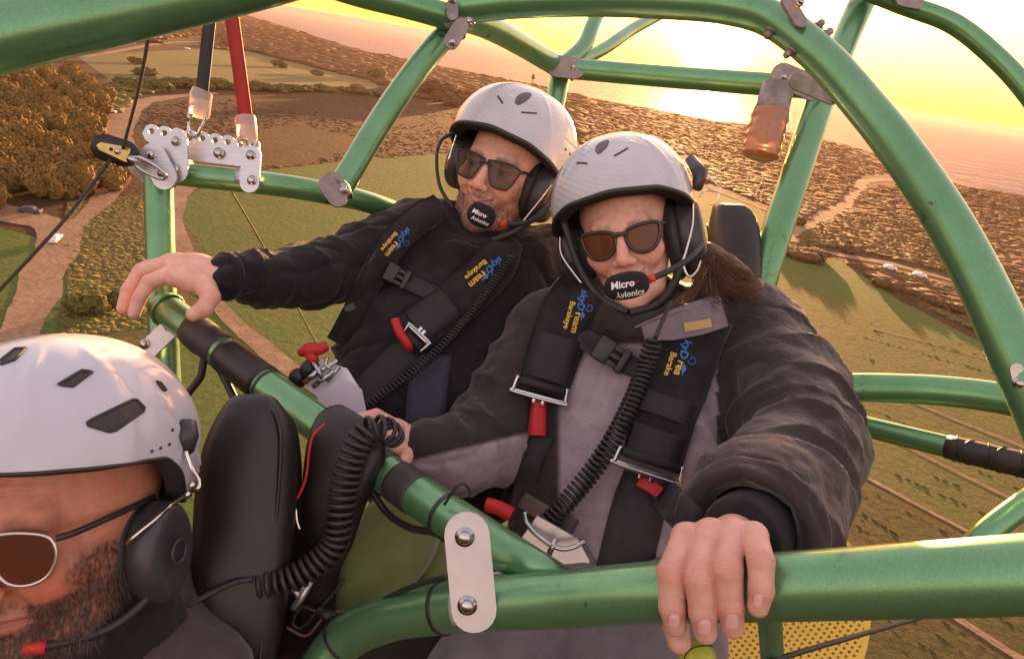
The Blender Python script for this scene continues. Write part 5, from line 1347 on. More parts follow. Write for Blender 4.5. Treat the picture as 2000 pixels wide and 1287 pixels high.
# ================= the woman in front
rot_w = rotm(-17, 9, 9); eye_w = PX(1214, 468, 1.09); hw = eye_w-rot_w@np.array([0, 0, .08])
k_w = dict(lines=.0, skin=SK_W, jaw=.9, nose=1.0, smile=1.0, brow=[.06, .035, .025], browk=.6, lip=[.5, .17, .15])
woman = Thing("person", "woman in grey and brown puffy jacket gripping the front rail with one hand", "person", PX(1220, 1150, 1.12))
head_w = head_mesh(hw, rot_w, k_w)
def jac_w(Q):
    d = chain(Q, [(PX(1090, 640, 1.23), .075), (PX(1270, 660, 1.25), .09), (PX(1480, 668, 1.18), .088)], .03)
    d = smin(d, chain(Q, [(PX(1215, 720, 1.24), .14), (PX(1195, 880, 1.18), .15), (PX(1165, 1080, 1.12), .15)], .03), .05)
    d = smin(d, chain(Q, [(PX(1335, 720, 1.23), .14), (PX(1315, 880, 1.17), .15), (PX(1290, 1080, 1.10), .15)], .03), .06)
    d = smin(d, chain(Q, [(PX(1065, 660, 1.22), .078), (PX(1010, 770, 1.17), .074), (PX(955, 855, 1.12), .073), (PX(900, 885, 1.07), .062), (PX(835, 880, 1.035), .048)], .02), .03)
    s = chain(Q, [(PX(1490, 690, 1.15), .086), (PX(1540, 780, 1.04), .082), (PX(1566, 872, .93), .078), (PX(1535, 945, .82), .073), (PX(1500, 1000, .72), .072), (PX(1468, 1032, .66), .068)], .03)
    # the sleeve ends as an open cuff
    ax = PX(1440, 1062, .63)-PX(1515, 985, .74); ax = (ax/np.linalg.norm(ax)).astype(np.float32); e = PX(1458, 1046, .64).astype(np.float32)
    s = smax(s, (Q-e)@ax, .010)
    s = smax(s, -cap(Q, e+ax*.03, e-ax*.05, .055, .04), .008)
    d = smin(d, s, .03)
    d = smin(d, cap(Q, PX(1250, 590, 1.21), PX(1260, 660, 1.22), .068, .10), .03)
    # soft raised collar
    d = smin(d, chain(Q, [(PX(1130, 565, 1.20), .03), (PX(1180, 625, 1.12), .03), (PX(1260, 655, 1.10), .03), (PX(1340, 630, 1.11), .034), (PX(1420, 590, 1.16), .045), (PX(1470, 600, 1.20), .05)], .02), .02)
    return d
Vw, Fw = garment(jac_w, (-.20, -.45, -1.45), (.60, .13, -.55), .004)
Nw = normals_of(jac_w, Vw)
S1, S2, S3 = PX(1490, 690, 1.15), PX(1566, 872, .93), PX(1462, 1040, .645)
dsp = folds(Vw, Nw, S1, S2, .024, .10, .3, 1.6, [.5, .9, 1, 1, .8], 1.0)+folds(Vw, Nw, S2, S3, .018, .085, 2.0, 1.6, [.8, 1, .9, .7, .15], 3.0)
dsp += folds(Vw, Nw, PX(1065, 660, 1.22), PX(955, 855, 1.12), .010, .07, 0, 1.6, [.4, .8, 1, .9], 5.0)+folds(Vw, Nw, PX(955, 855, 1.12), PX(835, 880, 1.035), .010, .05, 1, 1.4, [.6, 1, 1, .8], 6.0)
dsp += folds(Vw, Nw, PX(1270, 700, 1.22), PX(1230, 1100, 1.1), .007, .12, 0, 2.4, [.1, .4, .8, 1, 1], 7.0)
dsp += .0045*fbm(Vw*13+9, 3)+.0012*fbm(Vw*55, 2)-.0032*np.clip(1-np.abs(fbm(Vw*np.array([8, 14, 7])+31, 2))*2.6, 0, 1)**2-.0008*np.clip(1-np.abs(fbm(Vw*np.array([30, 22, 26])+71, 2))*2.4, 0, 1)**2
# rolled hem at the cuff
axw = S3-PX(1515, 985, .74); axw /= np.linalg.norm(axw); tcu = (Vw-S3)@axw; rim_ = np.exp(-((tcu+.012)/.008)**2)*(np.linalg.norm(Vw-S3, axis=1) < .11); dsp += .006*rim_-.005*np.exp(-((tcu+.028)/.005)**2)*(np.linalg.norm(Vw-S3, axis=1) < .11)
Vw = Vw+Nw*dsp[:, None]
pw = project(Vw); X_, Y_ = pw[:, 0], pw[:, 1]
DK, GY = np.array([.034, .0235, .02]), np.array([.34, .28, .305])
arm_l = np.minimum.reduce([cap(Vw.astype(np.float32), PX(1065, 660, 1.22), PX(955, 855, 1.12), .078), cap(Vw.astype(np.float32), PX(955, 855, 1.12), PX(835, 880, 1.035), .055)]) < .032
sleeve_r = chain(Vw.astype(np.float32), [(S1, .093), (S2, .086), (S3, .068)], .02) < .022
g = sst(Y_, 668, 676)*sst(X_, 1085, 1100)*(1-sst(X_, 1432, 1440))
arm_l = arm_l & (X_ < 1040)
g = np.where(arm_l, sst(Y_+(X_-820)*.24, 892, 900), g); g = np.where(sleeve_r & (X_ > 1400), 0, g); g = np.where((Vw[:, 2] > -.80), 0, g)
dye = DK*(1-g[:, None])+GY*g[:, None]
woman.part("jacket", (Vw, Fw), M_jacketattr, attr={"dye": dye}); bv_w = drape_bvh(Vw, Fw)
# turned-down collar flap with its zip and tag
fl, _A = ribbon(bv_w, [(1256, 652), (1310, 636), (1360, 622), (1412, 606)], [30, 58, 66, 66], off=.028, thick=.004, cols=6, smooth=14)
fo = woman.part("collar_flap", fl, mat("grey_flap", (.2, .165, .175), rough=.8, var=(.16, .13, .14), vscale=60, bump=.4, bscale=1500, bump_d=.0006))
zz = P3([(1232, 642, 1.045), (1280, 628, 1.04), (1340, 612, 1.045), (1408, 590, 1.07)]); 
zl = [cast(bv_w, x, y)[0] for x, y in ((1240, 640), (1280, 622), (1330, 606), (1408, 584))]; zl = [z*.968 for z in zl if z is not None]
woman.part("zip", sweep(spline(np.array(zl), 30), .0016+.0007*np.sin(np.arange(30*(len(zl)-1)+1)*2.0), 6), M_dullsteel, parent=fo)
bvf = drape_bvh(*fl)
woman.part("tag", print_on(bvf, (np.array([[54*i/8, 17*j/2, 0] for j in range(3) for i in range(9)]), [(j*9+i, j*9+i+1, (j+1)*9+i+1, (j+1)*9+i) for j in range(2) for i in range(8)]), 1338, 648, -10, 1.0, off=.0022), mat("tan_label", (.45, .32, .13), rough=.8), parent=fo, smooth=False)
woman.part("inner_cuff", sweep(spline(P3([(1520, 985, .76), (1480, 1030, .69), (1452, 1052, .635), (1442, 1058, .622)]), 6), np.interp(np.linspace(0, 1, 19), [0, .6, .9, 1], [.045, .042, .036, .029]), 24), M_knit)
# gripping hand on the rail
hand_w = dict(palm=[FG((1475, 1040, .70, .024), (1440, 1052, .63, .022), (1415, 1056, .60, .018)), FG((1425, 1062, .61, .016), (1342, 1050, .59, .0125)), FG((1430, 1062, .61, .016), (1388, 1042, .581, .0125)), FG((1440, 1062, .61, .016), (1430, 1042, .576, .0125)), FG((1450, 1062, .612, .016), (1472, 1048, .567, .0115)), FG((1338, 1056, .592, .010), (1470, 1056, .572, .010))],
              fingers=[FG((1340, 1048, .588, .0118), (1311, 1118, .561, .0117), (1313, 1186, .559, .0108), (1319, 1220, .566, .0092)),
                       FG((1386, 1040, .579, .012), (1366, 1128, .549, .0123), (1373, 1196, .548, .0112), (1378, 1234, .556, .0095)),
                       FG((1430, 1038, .572, .0118), (1421, 1112, .541, .0119), (1426, 1182, .541, .0108), (1431, 1224, .549, .009)),
                       FG((1473, 1044, .563, .0108), (1486, 1095, .533, .0104), (1487, 1152, .527, .0096), (1481, 1184, .530, .0082)),
                       FG((1350, 1075, .615, .016), (1322, 1150, .625, .0125), (1318, 1215, .605, .012), (1326, 1252, .595, .0102))])
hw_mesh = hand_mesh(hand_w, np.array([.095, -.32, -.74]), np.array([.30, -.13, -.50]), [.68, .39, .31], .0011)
# other hand, closed near the man's buckle
hand_w2 = dict(palm=[FG((860, 880, 1.05, .03), (815, 878, 1.03, .026), (770, 850, 1.02, .026))], fingers=[FG((775, 835, 1.0, .0115), (735, 812, .99, .0105), (702, 818, .985, .0095)), FG((775, 855, 1.0, .0115), (740, 840, .985, .0105), (715, 850, .985, .0095)), FG((780, 875, 1.0, .011), (750, 870, .985, .01), (728, 880, .985, .009)), FG((800, 885, 1.0, .011), (790, 900, .99, .0095))])
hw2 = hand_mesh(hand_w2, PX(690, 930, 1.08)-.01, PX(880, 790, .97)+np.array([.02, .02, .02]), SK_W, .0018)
vf, col = limb(cat_attr(head_w, hw_mesh, hw2), P3([(1468, 1014, .665), (1510, 985, .73), (1585, 875, .93), (1555, 780, 1.04), (1490, 690, 1.16), (1350, 640, 1.23), (1255, 590, 1.20)]), [.02, .028, .036, .045, .05, .05, .04], SK_W)
vfq = ((vf[0], np.zeros((0, 4), int)), col)
def limb2(vf, col, pts, rad, skin):
    V, Fl = vf; v, f = sweep(spline(np.array(pts), 5), np.interp(np.linspace(0, 1, 5*(len(pts)-1)+1), np.linspace(0, 1, len(rad)), rad), 10, cap=False); o = len(V); Fl = Fl+[[i+o for i in q] for q in f]; n = len(v)
    for ring in (range(0, 10), range(n-10, n)):
        ring = list(ring); near = [int(np.argmin(((V-v[i])**2).sum(1))) for i in ring]
        for j in range(10): Fl.append([ring[j]+o, ring[(j+1) % 10]+o, near[j]])
    return (np.vstack([V, v]), Fl), np.vstack([col, np.tile(np.array(skin), (n, 1))])
vf, col = limb2(vf, col, P3([(852, 880, 1.05), (900, 885, 1.08), (955, 855, 1.12), (1010, 770, 1.17), (1075, 660, 1.23), (1180, 640, 1.24), (1245, 590, 1.20)]), [.022, .03, .036, .045, .05, .05, .04], SK_W)
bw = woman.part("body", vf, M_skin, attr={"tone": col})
bvh_hand = drape_bvh(*hw_mesh[0])
def nail(px, py, w_, h_, ang=0):
    o = [(w_/2*math.copysign(abs(math.cos(t))**.6, math.cos(t)), h_/2*math.copysign(abs(math.sin(t))**.7, math.sin(t)), 0) for t in np.linspace(0, 2*math.pi, 20, endpoint=False)]
    o = np.array(o+[(a*.5, b*.5, 0) for a, b, _ in o]+[(0, 0, 0)]); n = 20
    f = [(i, (i+1) % n, n+(i+1) % n, n+i) for i in range(n)]+[(n+i, n+(i+1) % n, 2*n) for i in range(n)]
    woman.part("finger_nail", print_on(bvh_hand, (o, f), px, py, ang, 1.0, off=.0006), M_nail, parent=bw)
nail(1317, 1212, 21, 26, 4); nail(1376, 1224, 25, 28, 3); nail(1430, 1213, 25, 28, -2); nail(1481, 1172, 18, 24, 2)
woman.part("trousers", garment(lambda Q: smin(chain(Q, [(PX(1190, 1110, 1.12), .11), (PX(1040, 1230, .95), .09), (PX(880, 1420, .82), .075)], .02), chain(Q, [(PX(1290, 1110, 1.1), .11), (PX(1270, 1260, .92), .095), (PX(1210, 1480, .78), .08)], .02), .02)+.006*fbm(Q*18, 3)+.004*np.sin(Q@np.array([60, 45, 20.])+3*fbm(Q*9, 2)), (-.25, -.62, -1.3), (.40, -.28, -.6), .005), M_trouser)

hel_w = make_helmet(hw, rot_w, dict(rim_pass, rim_y=[7.7, 6.9, 5.0, 2.8, 1.4, .6, -.5], c=(0, 4.8, -1.0), r=(12.0, 12.4, 13.2), soft=True, lip=.0005, vents=[[(1163, 296), (1168, 283), (1184, 275), (1189, 277), (1184, 289), (1170, 301)]], vent_depth=.25), "white helmet with headset worn by the woman", "white flying helmets")
slit(hel_w, [(1127, 319), (1136, 319), (1147, 320)]); slit(hel_w, [(1200, 305), (1213, 298), (1226, 290)])
earcup(hel_w, (9.4, -2.2, -.5), 4.6, 6.6, 5.2, side=1); earcup(hel_w, (-8.4, -2.2, .4), 3.6, 5.4, 4.4, side=-1)
wire(hel_w, [(1353, 398, 1.09), (1352, 440, 1.06), (1340, 490, 1.05), (1334, 515, 1.05), (1345, 540, 1.05), (1360, 530, 1.06), (1368, 510, 1.07)], .0019); wire(hel_w, [(1094, 462, 1.12), (1098, 500, 1.10), (1135, 553, 1.07)], .0019)
wire(hel_w, [(1372, 338, 1.13), (1400, 360, 1.13), (1405, 375, 1.12), (1380, 372, 1.11), (1366, 384, 1.10)], .0014); wire(hel_w, [(1405, 375, 1.12), (1402, 392, 1.12), (1388, 400, 1.12)], .0012)
hel_w.part("headset_pivot", sweep([PX(1348, 312, 1.14), PX(1368, 340, 1.12), PX(1362, 368, 1.11)], [.010, .013, .008], 12), M_cup)
wire(hel_w, [(1345, 410, 1.12), (1330, 520, 1.11), (1290, 590, 1.10), (1230, 612, 1.09)], .007, M_rim, "chin_strap"); wire(hel_w, [(1100, 430, 1.13), (1130, 520, 1.12), (1170, 580, 1.11), (1225, 610, 1.09)], .006, M_rim, "chin_strap")
mic(hel_w, [(1372, 478, 1.03), (1345, 506, 1.0), (1305, 530, .985), (1270, 545, .98)], (1224, 558), (88, 54), -10, ((1277, 542, .98), (1264, 547, .978)), .975)
gl_w = lambda s: [(s*.85, 1.0), (s*1.6, 1.5), (s*3.6, 1.85), (s*5.8, 1.75), (s*6.2, .9), (s*5.9, -.7), (s*4.9, -2.1), (s*3.3, -2.5), (s*1.9, -2.0), (s*1.0, -.6)]
glasses(hw, rot_w, "brown tinted sunglasses with dark frame on the woman's face", "sunglasses", gl_w, mat("tortoise_frame", (.035, .02, .016), rough=.25, var=(.06, .03, .02), vscale=120), tint("brown_lens", (.12, .036, .014), .95), z0=9.5, wrap=.05, fr=.3)

# blown hair behind the right ear cup
M_hair = mat("dark_brown_hair", (.10, .045, .026), rough=.45, var=(.16, .075, .04), vscale=120, spec=.5)
r = np.random.default_rng(5); vs = []
def lock(start, mid, end, n, spread, r0=.0007, wave=5.0):
    for i in range(n):
        o0, o1, o2 = (np.append(r.normal(size=2)*spread*k, r.normal()*.012*k) for k in (.6, .8, 1.0))
        c = spline(np.array([np.array(start)+o0, np.array(mid)+o1*.7+o0*.4, np.array(end)+o2*.8+o1*.3]), 8); t = np.linspace(0, 1, len(c)); ph, fq = r.uniform(0, 6.3), r.uniform(1.2, 2.6)
        c[:, 1] += wave*t*np.sin(t*6.3*fq+ph); c[:, 0] += wave*.6*t*np.cos(t*6.3*fq+ph*1.7); c = c[:max(6, int(len(c)*r.uniform(.5, 1.0)))]
        vs.append(sweep(np.array([PX(*q) for q in c]), np.linspace(r0, .0002, len(c)), 3, cap=False))
lock((1368, 500, 1.13), (1400, 548, 1.10), (1452, 584, 1.11), 420, 15); lock((1376, 510, 1.13), (1420, 556, 1.09), (1486, 578, 1.10), 380, 14)
lock((1366, 520, 1.12), (1378, 565, 1.08), (1405, 600, 1.06), 320, 14); lock((1380, 495, 1.14), (1432, 530, 1.12), (1490, 552, 1.11), 200, 12, wave=8); lock((1390, 505, 1.12), (1450, 535, 1.1), (1530, 536, 1.1), 40, 16, .0004, 12)
lock((1376, 530, 1.1), (1350, 575, 1.07), (1305, 596, 1.06), 160, 10)
woman.part("hair", join(*vs), M_hair)
woman.part("hair_mass", garment(lambda Q: chain(Q, [(PX(1378, 515, 1.16), .034), (PX(1425, 545, 1.15), .033), (PX(1468, 560, 1.15), .02)], .01)+.004*fbm(Q*np.array([30, 90, 60]), 2), PX(1330, 620, 1.2)-.02, PX(1500, 470, 1.1)+.03, .003), M_hair)

# ================= the pilot close to the camera
rot_p = rotm(-6, 6, -1); eye_p = PX(38, 1086, .56); hp_ = eye_p-rot_p@np.array([.033, -.002, .094])
k_p = dict(lines=1.2, skin=SK_P, jaw=1.08, nose=1.1, smile=.1, beard=1.0, beardcol=[.045, .028, .022], brow=[.05, .03, .02], browk=.55)
pilot = Thing("person", "bearded pilot in brown jacket at the lower left looking past the camera", "person", PX(150, 1400, .75))
head_p = head_mesh(hp_, rot_p, k_p, .0016)
vf, col = head_p
pilot.part("body", vf, M_skin, attr={"tone": col})
M_beardp = mat("pilot_beard_hair", (.16, .12, .10), rough=.7, var=(.035, .022, .018), vscale=500)
hairs(pilot, head_p, hp_, rot_p, 7000, lambda L: (L[:, 1] < -4.8+.35*np.clip(np.abs(L[:, 0])-4, 0, 3)) & (L[:, 1] > -12.5) & (L[:, 2] > -1.5) & ~((np.abs(L[:, 0]) < 2.4) & (L[:, 1] > -7.6) & (L[:, 2] > 7.6)), .011, .00032, M_beardp, 8)
def jac_p(Q):
    d = chain(Q, [(PX(60, 1330, .74), .11), (PX(230, 1270, .78), .085), (PX(345, 1205, .82), .075), (PX(385, 1300, .82), .075), (PX(420, 1480, .8), .07)], .03)
    d = smin(d, chain(Q, [(PX(60, 1330, .70), .07), (PX(260, 1300, .72), .06), (PX(380, 1330, .74), .06)], .03), .04)
    d = smin(d, chain(Q, [(PX(100, 1290, .69), .055), (PX(215, 1215, .725), .05), (PX(300, 1130, .79), .042), (PX(345, 1090, .85), .035)], .03), .02)
    return d
Vp, Fp = garment(jac_p, (-.72, -.58, -.98), (-.22, -.24, -.56), .0035); Np = normals_of(jac_p, Vp)
dsp = folds(Vp, Np, PX(120, 1300, .72), PX(400, 1230, .8), .008, .10, 0, 2.0, [.5, 1, 1, .6], 2.0)+.004*fbm(Vp*14, 3)+.001*fbm(Vp*60, 2); Vp = Vp+Np*dsp[:, None]
pilot.part("neck_gaiter", garment(lambda Q: chain(Q, [(hp_+rot_p@np.array([.0, -.105, -.03]), .066), (hp_+rot_p@np.array([.005, -.16, -.045]), .066), (hp_+rot_p@np.array([.01, -.22, -.06]), .07)], .02)+.004*fbm(Q*30, 3), hp_+np.array([-.12, -.32, -.17]), hp_+np.array([.14, -.04, .06]), .004), M_knit)
pilot.part("jacket", (Vp, Fp), M_pilotcloth); bv_p = drape_bvh(Vp, Fp)
def ridge_p(A, P, U):
    q = np.abs(((P+math.pi) % (2*math.pi))-math.pi)
    r_ = .35*np.exp(-((q-1.15)/.10)**2)*sst(U, .2, .5)+.3*np.exp(-((q-.45)/.08)**2)*sst(U, .2, .5)*(1-sst(U, .7, .95))
    r_ += .35*np.exp(-((q-2.0-.5*(U-.6))/.12)**2)*sst(U, .3, .6)-.28*np.exp(-((U-.80-.05*np.cos(q*2))/.02)**2)*sst(q, 1.5, 1.8)
    for k in range(3): r_ += .16*np.exp(-((U-.9+.035*k-.02*(q-2))/.008)**2)*sst(q, 1.75, 1.85)
    return r_
hel_p = make_helmet(hp_, rot_p, dict(rim_a=[0, 40, 72, 86, 94, 102, 115, 135, 180], rim_y=[7.4, 7.1, 6.5, 6.0, 4.0, 1.4, -.2, -1.2, -2.4], c=(0, 5.8, .1), r=(11.3, 11.2, 11.6), trim=.0016, na=130, nph=280, lip=.0014, ridge=ridge_p, vent_depth=.9,
    vents=[[(170, 826), (178, 820), (258, 781), (266, 781), (281, 796), (279, 803), (226, 840), (214, 843), (174, 831)], [(113, 752), (160, 724), (180, 727), (142, 755)], [(0, 706), (30, 682), (50, 681), (28, 704), (4, 712)], [(305, 746), (312, 747), (324, 762), (318, 762)]]), "white scuffed ski-style helmet with black vents on the pilot", "white flying helmets")
for q in ((296, 881), (313, 875), (330, 868), (336, 840), (320, 918)): slit(hel_p, [(q[0]-1, q[1]-2), q, (q[0], q[1]+2)], .0016, name="rivet")
# big ear cup, pivot and wire yoke
earcup(hel_p, (8.0, -4.0, -.9), 3.2, 5.0, 3.8, side=1)
hel_p.part("headset_pivot", sweep([PX(366, 822, .66), PX(364, 850, .655), PX(362, 880, .66)], [.008, .0115, .008], 14), M_cup)
wire(hel_p, [(362, 880, .65), (375, 915, .65), (388, 938, .645), (386, 955, .64), (368, 960, .665)], .0021)
yk = [cast(hel_p.cup, x, y)[0] for x, y in ((335, 985), (305, 1012), (265, 1045), (248, 1062))]; hel_p.part('yoke_wire', sweep(spline(np.array([PX(368, 964, .635)]+[q*.99 for q in yk if q is not None]), 8), .0021, 8), M_wire)
for q in ((376, 948, .64), (368, 966, .635)): hel_p.part("ball_joint", sweep([PX(q[0]-3, q[1], q[2]), PX(q[0], q[1], q[2]-.002), PX(q[0]+3, q[1], q[2])], [.0025, .0042, .0025], 10), M_wire)
wire(hel_p, [(255, 965, .68), (225, 1040, .665), (205, 1130, .65), (190, 1200, .64)], .010, M_rim, "chin_strap"); wire(hel_p, [(280, 960, .69), (250, 1060, .67), (215, 1170, .65), (150, 1260, .63)], .007, M_rim, "chin_strap")
mic(hel_p, [(300, 1128, .65), (298, 1150, .645), (270, 1185, .635), (215, 1225, .62), (150, 1248, .605), (80, 1262, .59)], None, None, 0, ((46, 1264, .585), (90, 1261, .592)), .6, rl=1.05)
gl_p = lambda s: [(s*1.0, .9), (s*1.7, 1.55), (s*3.4, 1.75), (s*5.2, 1.5), (s*5.9, .8), (s*6.0, -.6), (s*5.2, -2.1), (s*3.6, -2.75), (s*2.0, -2.4), (s*1.1, -1.0)]
glasses(hp_, rot_p, "silver rimmed brown sunglasses on the pilot's face", "sunglasses", gl_p, mat("silver_rim", (.62, .58, .55), rough=.28, metal=.85), tint("gradient_brown_lens", (.10, .032, .018), .94), z0=9.6, wrap=.045, fr=.16, temple_m=M_black)
# ------------------------------------------------------------------ harnesses, buckles, cords
M_pad = cloth("harness_pad", (.016, .013, .015), (.026, .021, .023), sheen=.15)
M_web = mat("harness_webbing", (.018, .015, .017), rough=.7, var=(.028, .024, .027), vscale=60, bump=.6, bscale=1800, bump_d=.0007)
M_navyweb = mat("navy_webbing", (.03, .03, .045), rough=.7, var=(.04, .04, .055), vscale=60, bump=.6, bscale=1800, bump_d=.0007)
M_stitch = mat("stitched_panel", (.024, .02, .022), rough=.7, var=(.018, .015, .016), vscale=80, bump=.5, bscale=1500, bump_d=.0006)
M_redtab = mat("red_pull_tab", (.55, .02, .02), rough=.55, var=(.45, .015, .015), vscale=90, bump=.4, bscale=1500, bump_d=.0006)

def emblem(T, par, bv, px, py, ang, s, full=True, short=False):
    """embroidered wing emblem with the maker's words, text running along ang (degrees, photograph plane)"""
    a = R(ang); ux, uy = math.cos(a), math.sin(a); vx, vy = math.sin(a), -math.cos(a)   # along the text / towards its top
    def at(u, v): return px+(u*ux+v*vx)*s, py+(u*uy+v*vy)*s
    wing = (np.array([[0, 0, 0], [.5, .12, 0], [1.05, .55, 0], [.62, .42, 0], [.3, .5, 0]]), [(0, 1, 2), (0, 2, 3), (0, 3, 4)])
    curl = sweep(spline(np.array([(0, 0, 0), (.25, .35, 0), (.1, .75, 0), (-.35, .7, 0), (-.45, .3, 0), (-.1, .25, 0)]), 6), .055, 4)
    T.part("emblem", print_on(bv, wing, *at(1.9, .55), ang+20, s*.95), M_print_b, parent=par, smooth=False)
    T.part("emblem", print_on(bv, (wing[0]*np.array([.7, -.55, 1]), wing[1]), *at(2.2, .45), ang+50, s*.8), M_print_y, parent=par, smooth=False)
    T.part("lettering", print_on(bv, text_vf("skyD" if not short else "kyD", 1, .1, .02), *at(0.0, 0), ang, s*.95), M_print_b, parent=par, smooth=False)
    T.part("lettering", print_on(bv, text_vf("ream" if not short else "rea", 1, .1, .02), *at(2.15 if not short else 1.75, 0), ang, s*.95), M_print_y, parent=par, smooth=False)
    T.part("lettering", print_on(bv, text_vf("Barakeye" if not short else "Barake", 1, 0, .02), *at(1.3, -.75), ang, s*.72), M_print_y, parent=par, smooth=False)
    T.part("emblem", print_on(bv, (curl[0], curl[1]), *at(1.6, .75), ang, s*.8), M_print_b, parent=par, smooth=False)

def castd(bv, x, y):
    h_, n_ = cast(bv, x, y); return (PX(x, y, 1.15), np.array([0, 0, 1.0])) if h_ is None else (h_, n_)
def metal_bar(T, pts, r, name="slide_bar", m=None, par=None, sides=8):
    return T.part(name, sweep(spline(np.array(pts), 6), r, sides), m or M_steel, parent=par)
def adjuster(T, a, b, d, drop, r=.0034):
    """wide pressed-steel strap adjuster between pixel points a and b"""
    A, B = PX(*a, d), PX(*b, d); x = (B-A)/np.linalg.norm(B-A); y = np.cross([0, 0, 1.0], x); L = np.linalg.norm(B-A)
    o = metal_bar(T, [A+y*drop, A+y*drop*.2-x*.002, A, B, B+x*.002+y*drop*.2, B+y*drop], r, "adjuster")
    T.part("adjuster_roll", sweep([A+y*drop*.75+x*.004, B+y*drop*.75-x*.004], .006, 12), M_web, parent=o)
    for t in (.42, .60): T.part("adjuster_lug", box(A+x*L*t-y*.004, (.006, .012, .004), basis(x, y), .001), M_steel, parent=o)
    T.part("adjuster_plate", box((A+B)/2+y*.0018, (L, .007, .0022), basis(x, y), .0008), M_steel, parent=o)
    return o
def side_release(T, c, ang, d, L=.05, w_=.034):
    C = PX(*c, d); x = np.array([math.cos(R(ang)), -math.sin(R(ang)), 0]); y = np.array([-x[1], x[0], 0]); Bq = basis(x, y)
    o = T.part("chest_buckle", box(C-x*L*.27, (L*.45, w_, .010), Bq, .003), M_black)
    for s_ in (-1, 0, 1): T.part("buckle_prong", box(C+x*L*.05+y*s_*w_*.32, (L*.32, w_*.2, .008), Bq, .0015), M_black, parent=o)
    T.part("buckle_end", box(C+x*L*.3, (L*.2, w_, .011), Bq, .0025), M_black, parent=o)

# --- the man's harness
hm_ = Thing("harness", "black four-point harness with embroidered pads on the man", "harness", PX(850, 640, 1.2), "harnesses")
p1, A_ = ribbon(bv_m, [(1000, 470), (965, 520), (905, 578), (840, 630), (790, 664)], [50, 88, 92, 90, 84], off=.006, thick=.012, cols=9)
o1 = hm_.part("shoulder_pad", p1, M_pad); b1 = drape_bvh(*p1)
emblem(hm_, o1, b1, 976, 500, 139, 20)
q1, _ = ribbon(b1, [(880, 588), (845, 615), (812, 640)], [70, 72, 70], off=.0015, thick=.003, cols=5, smooth=2); hm_.part("stitched_panel", q1, M_stitch, parent=o1)
p2, _ = ribbon(bv_m, [(860, 402), (815, 432), (765, 480), (725, 545), (690, 610), (655, 668)], [52, 56, 58, 52, 44, 36], off=.006, thick=.012, cols=7)
o2 = hm_.part("shoulder_pad", p2, M_pad); b2 = drape_bvh(*p2); emblem(hm_, o2, b2, 796, 443, 130, 17)
q2, _ = ribbon(bv_m, [(722, 505), (760, 530), (800, 552), (850, 575)], [34, 32, 32, 30], off=.012, thick=.004, cols=5); hm_.part("chest_strap", q2, M_web)
h_, _n = castd(bv_m, 778, 540); side_release(hm_, (778, 540), 28, -h_[2]-.032)
h_, _n = castd(bv_m, 800, 660); dB = -h_[2]-.03
adjuster(hm_, (838, 668), (802, 634), dB, .022, .0028)
hm_.part("red_pull_tab", sweep(spline(P3([(771, 624, dB-.006), (780, 648, dB-.012), (796, 672, dB-.006), (800, 680, dB+.006)]), 8), .0075, 8), M_redtab)
q3, _ = ribbon(bv_m, [(808, 672), (760, 720), (715, 770), (690, 820)], [62, 66, 66, 60], off=.003, thick=.004, cols=6); hm_.part("lap_webbing", q3, M_web)
q4, _ = ribbon(bv_m, [(845, 690), (835, 760), (828, 860)], [76, 78, 78], off=.003, thick=.004, cols=6); hm_.part("lap_webbing", q4, M_navyweb)
h_, _n = castd(b2, 690, 606); hm_.part("pad_toggle", box(PX(683, 602, -h_[2]-.03), (.020, .015, .006), rotm(0, 0, 25), .003), M_black)

# quick release at his lap
lat = Thing("lap_latch", "steel lever latch with red tag at the man's lap", "latch", PX(640, 760, 1.08))
bs = lat.part("base_plate", plate([(-.045, -.028), (.035, -.03), (.05, -.012), (.045, .02), (.0, .034), (-.04, .02)], .006, PX(650, 752, 1.08), rotm(0, -15, -40)), M_alu_pale, smooth=False)
Rl = rotm(0, -15, -40)
for i, (u, v_, L, r_) in enumerate(((-.006, .012, .05, .0042), (.004, .0, .04, .004), (-.012, -.006, .034, .0042), (.01, .016, .03, .0036))):
    c = PX(628, 738, 1.065)+Rl@np.array([u, v_, .006]); x = Rl@np.array([math.cos(1.25+.12*i), math.sin(1.25+.12*i), .1]); lat.part("lever", sweep([c-x*L/2, c+x*L/2], r_, 10), M_steel, parent=bs)
lat.part("lever", sweep(P3([(612, 706, 1.06), (630, 740, 1.055)]), .0034, 10), M_steel, parent=bs)
lat.part("lever", sweep(spline(P3([(640, 698, 1.07), (636, 712, 1.06), (645, 720, 1.058)]), 6), .003, 8), M_steel, parent=bs)
lat.part("cover", plate([(-.03, -.045), (.03, -.052), (.04, .01), (.018, .036), (-.02, .036), (-.034, .0)], .008, PX(664, 790, 1.055), rotm(5, -10, -28)), mat("lilac_cover", (.55, .5, .55), rough=.5, var=(.5, .45, .5), vscale=30), smooth=False)
lat.part("red_tag", join(sweep(spline(P3([(585, 690, 1.075), (600, 684, 1.072), (622, 682, 1.074), (640, 676, 1.08)]), 6), np.interp(np.linspace(0, 1, 19), [0, .4, 1], [.006, .012, .007]), 8), sweep(P3([(605, 690, 1.07), (614, 708, 1.068)]), .009, 8)), M_redtab, smooth=True)
for x, y in ((584, 738), (606, 722)): lat.part("knob", sweep(P3([(x-3, y-2, 1.085), (x, y, 1.07), (x+2, y+1, 1.065)]), [.014, .016, .012], 16), M_black)

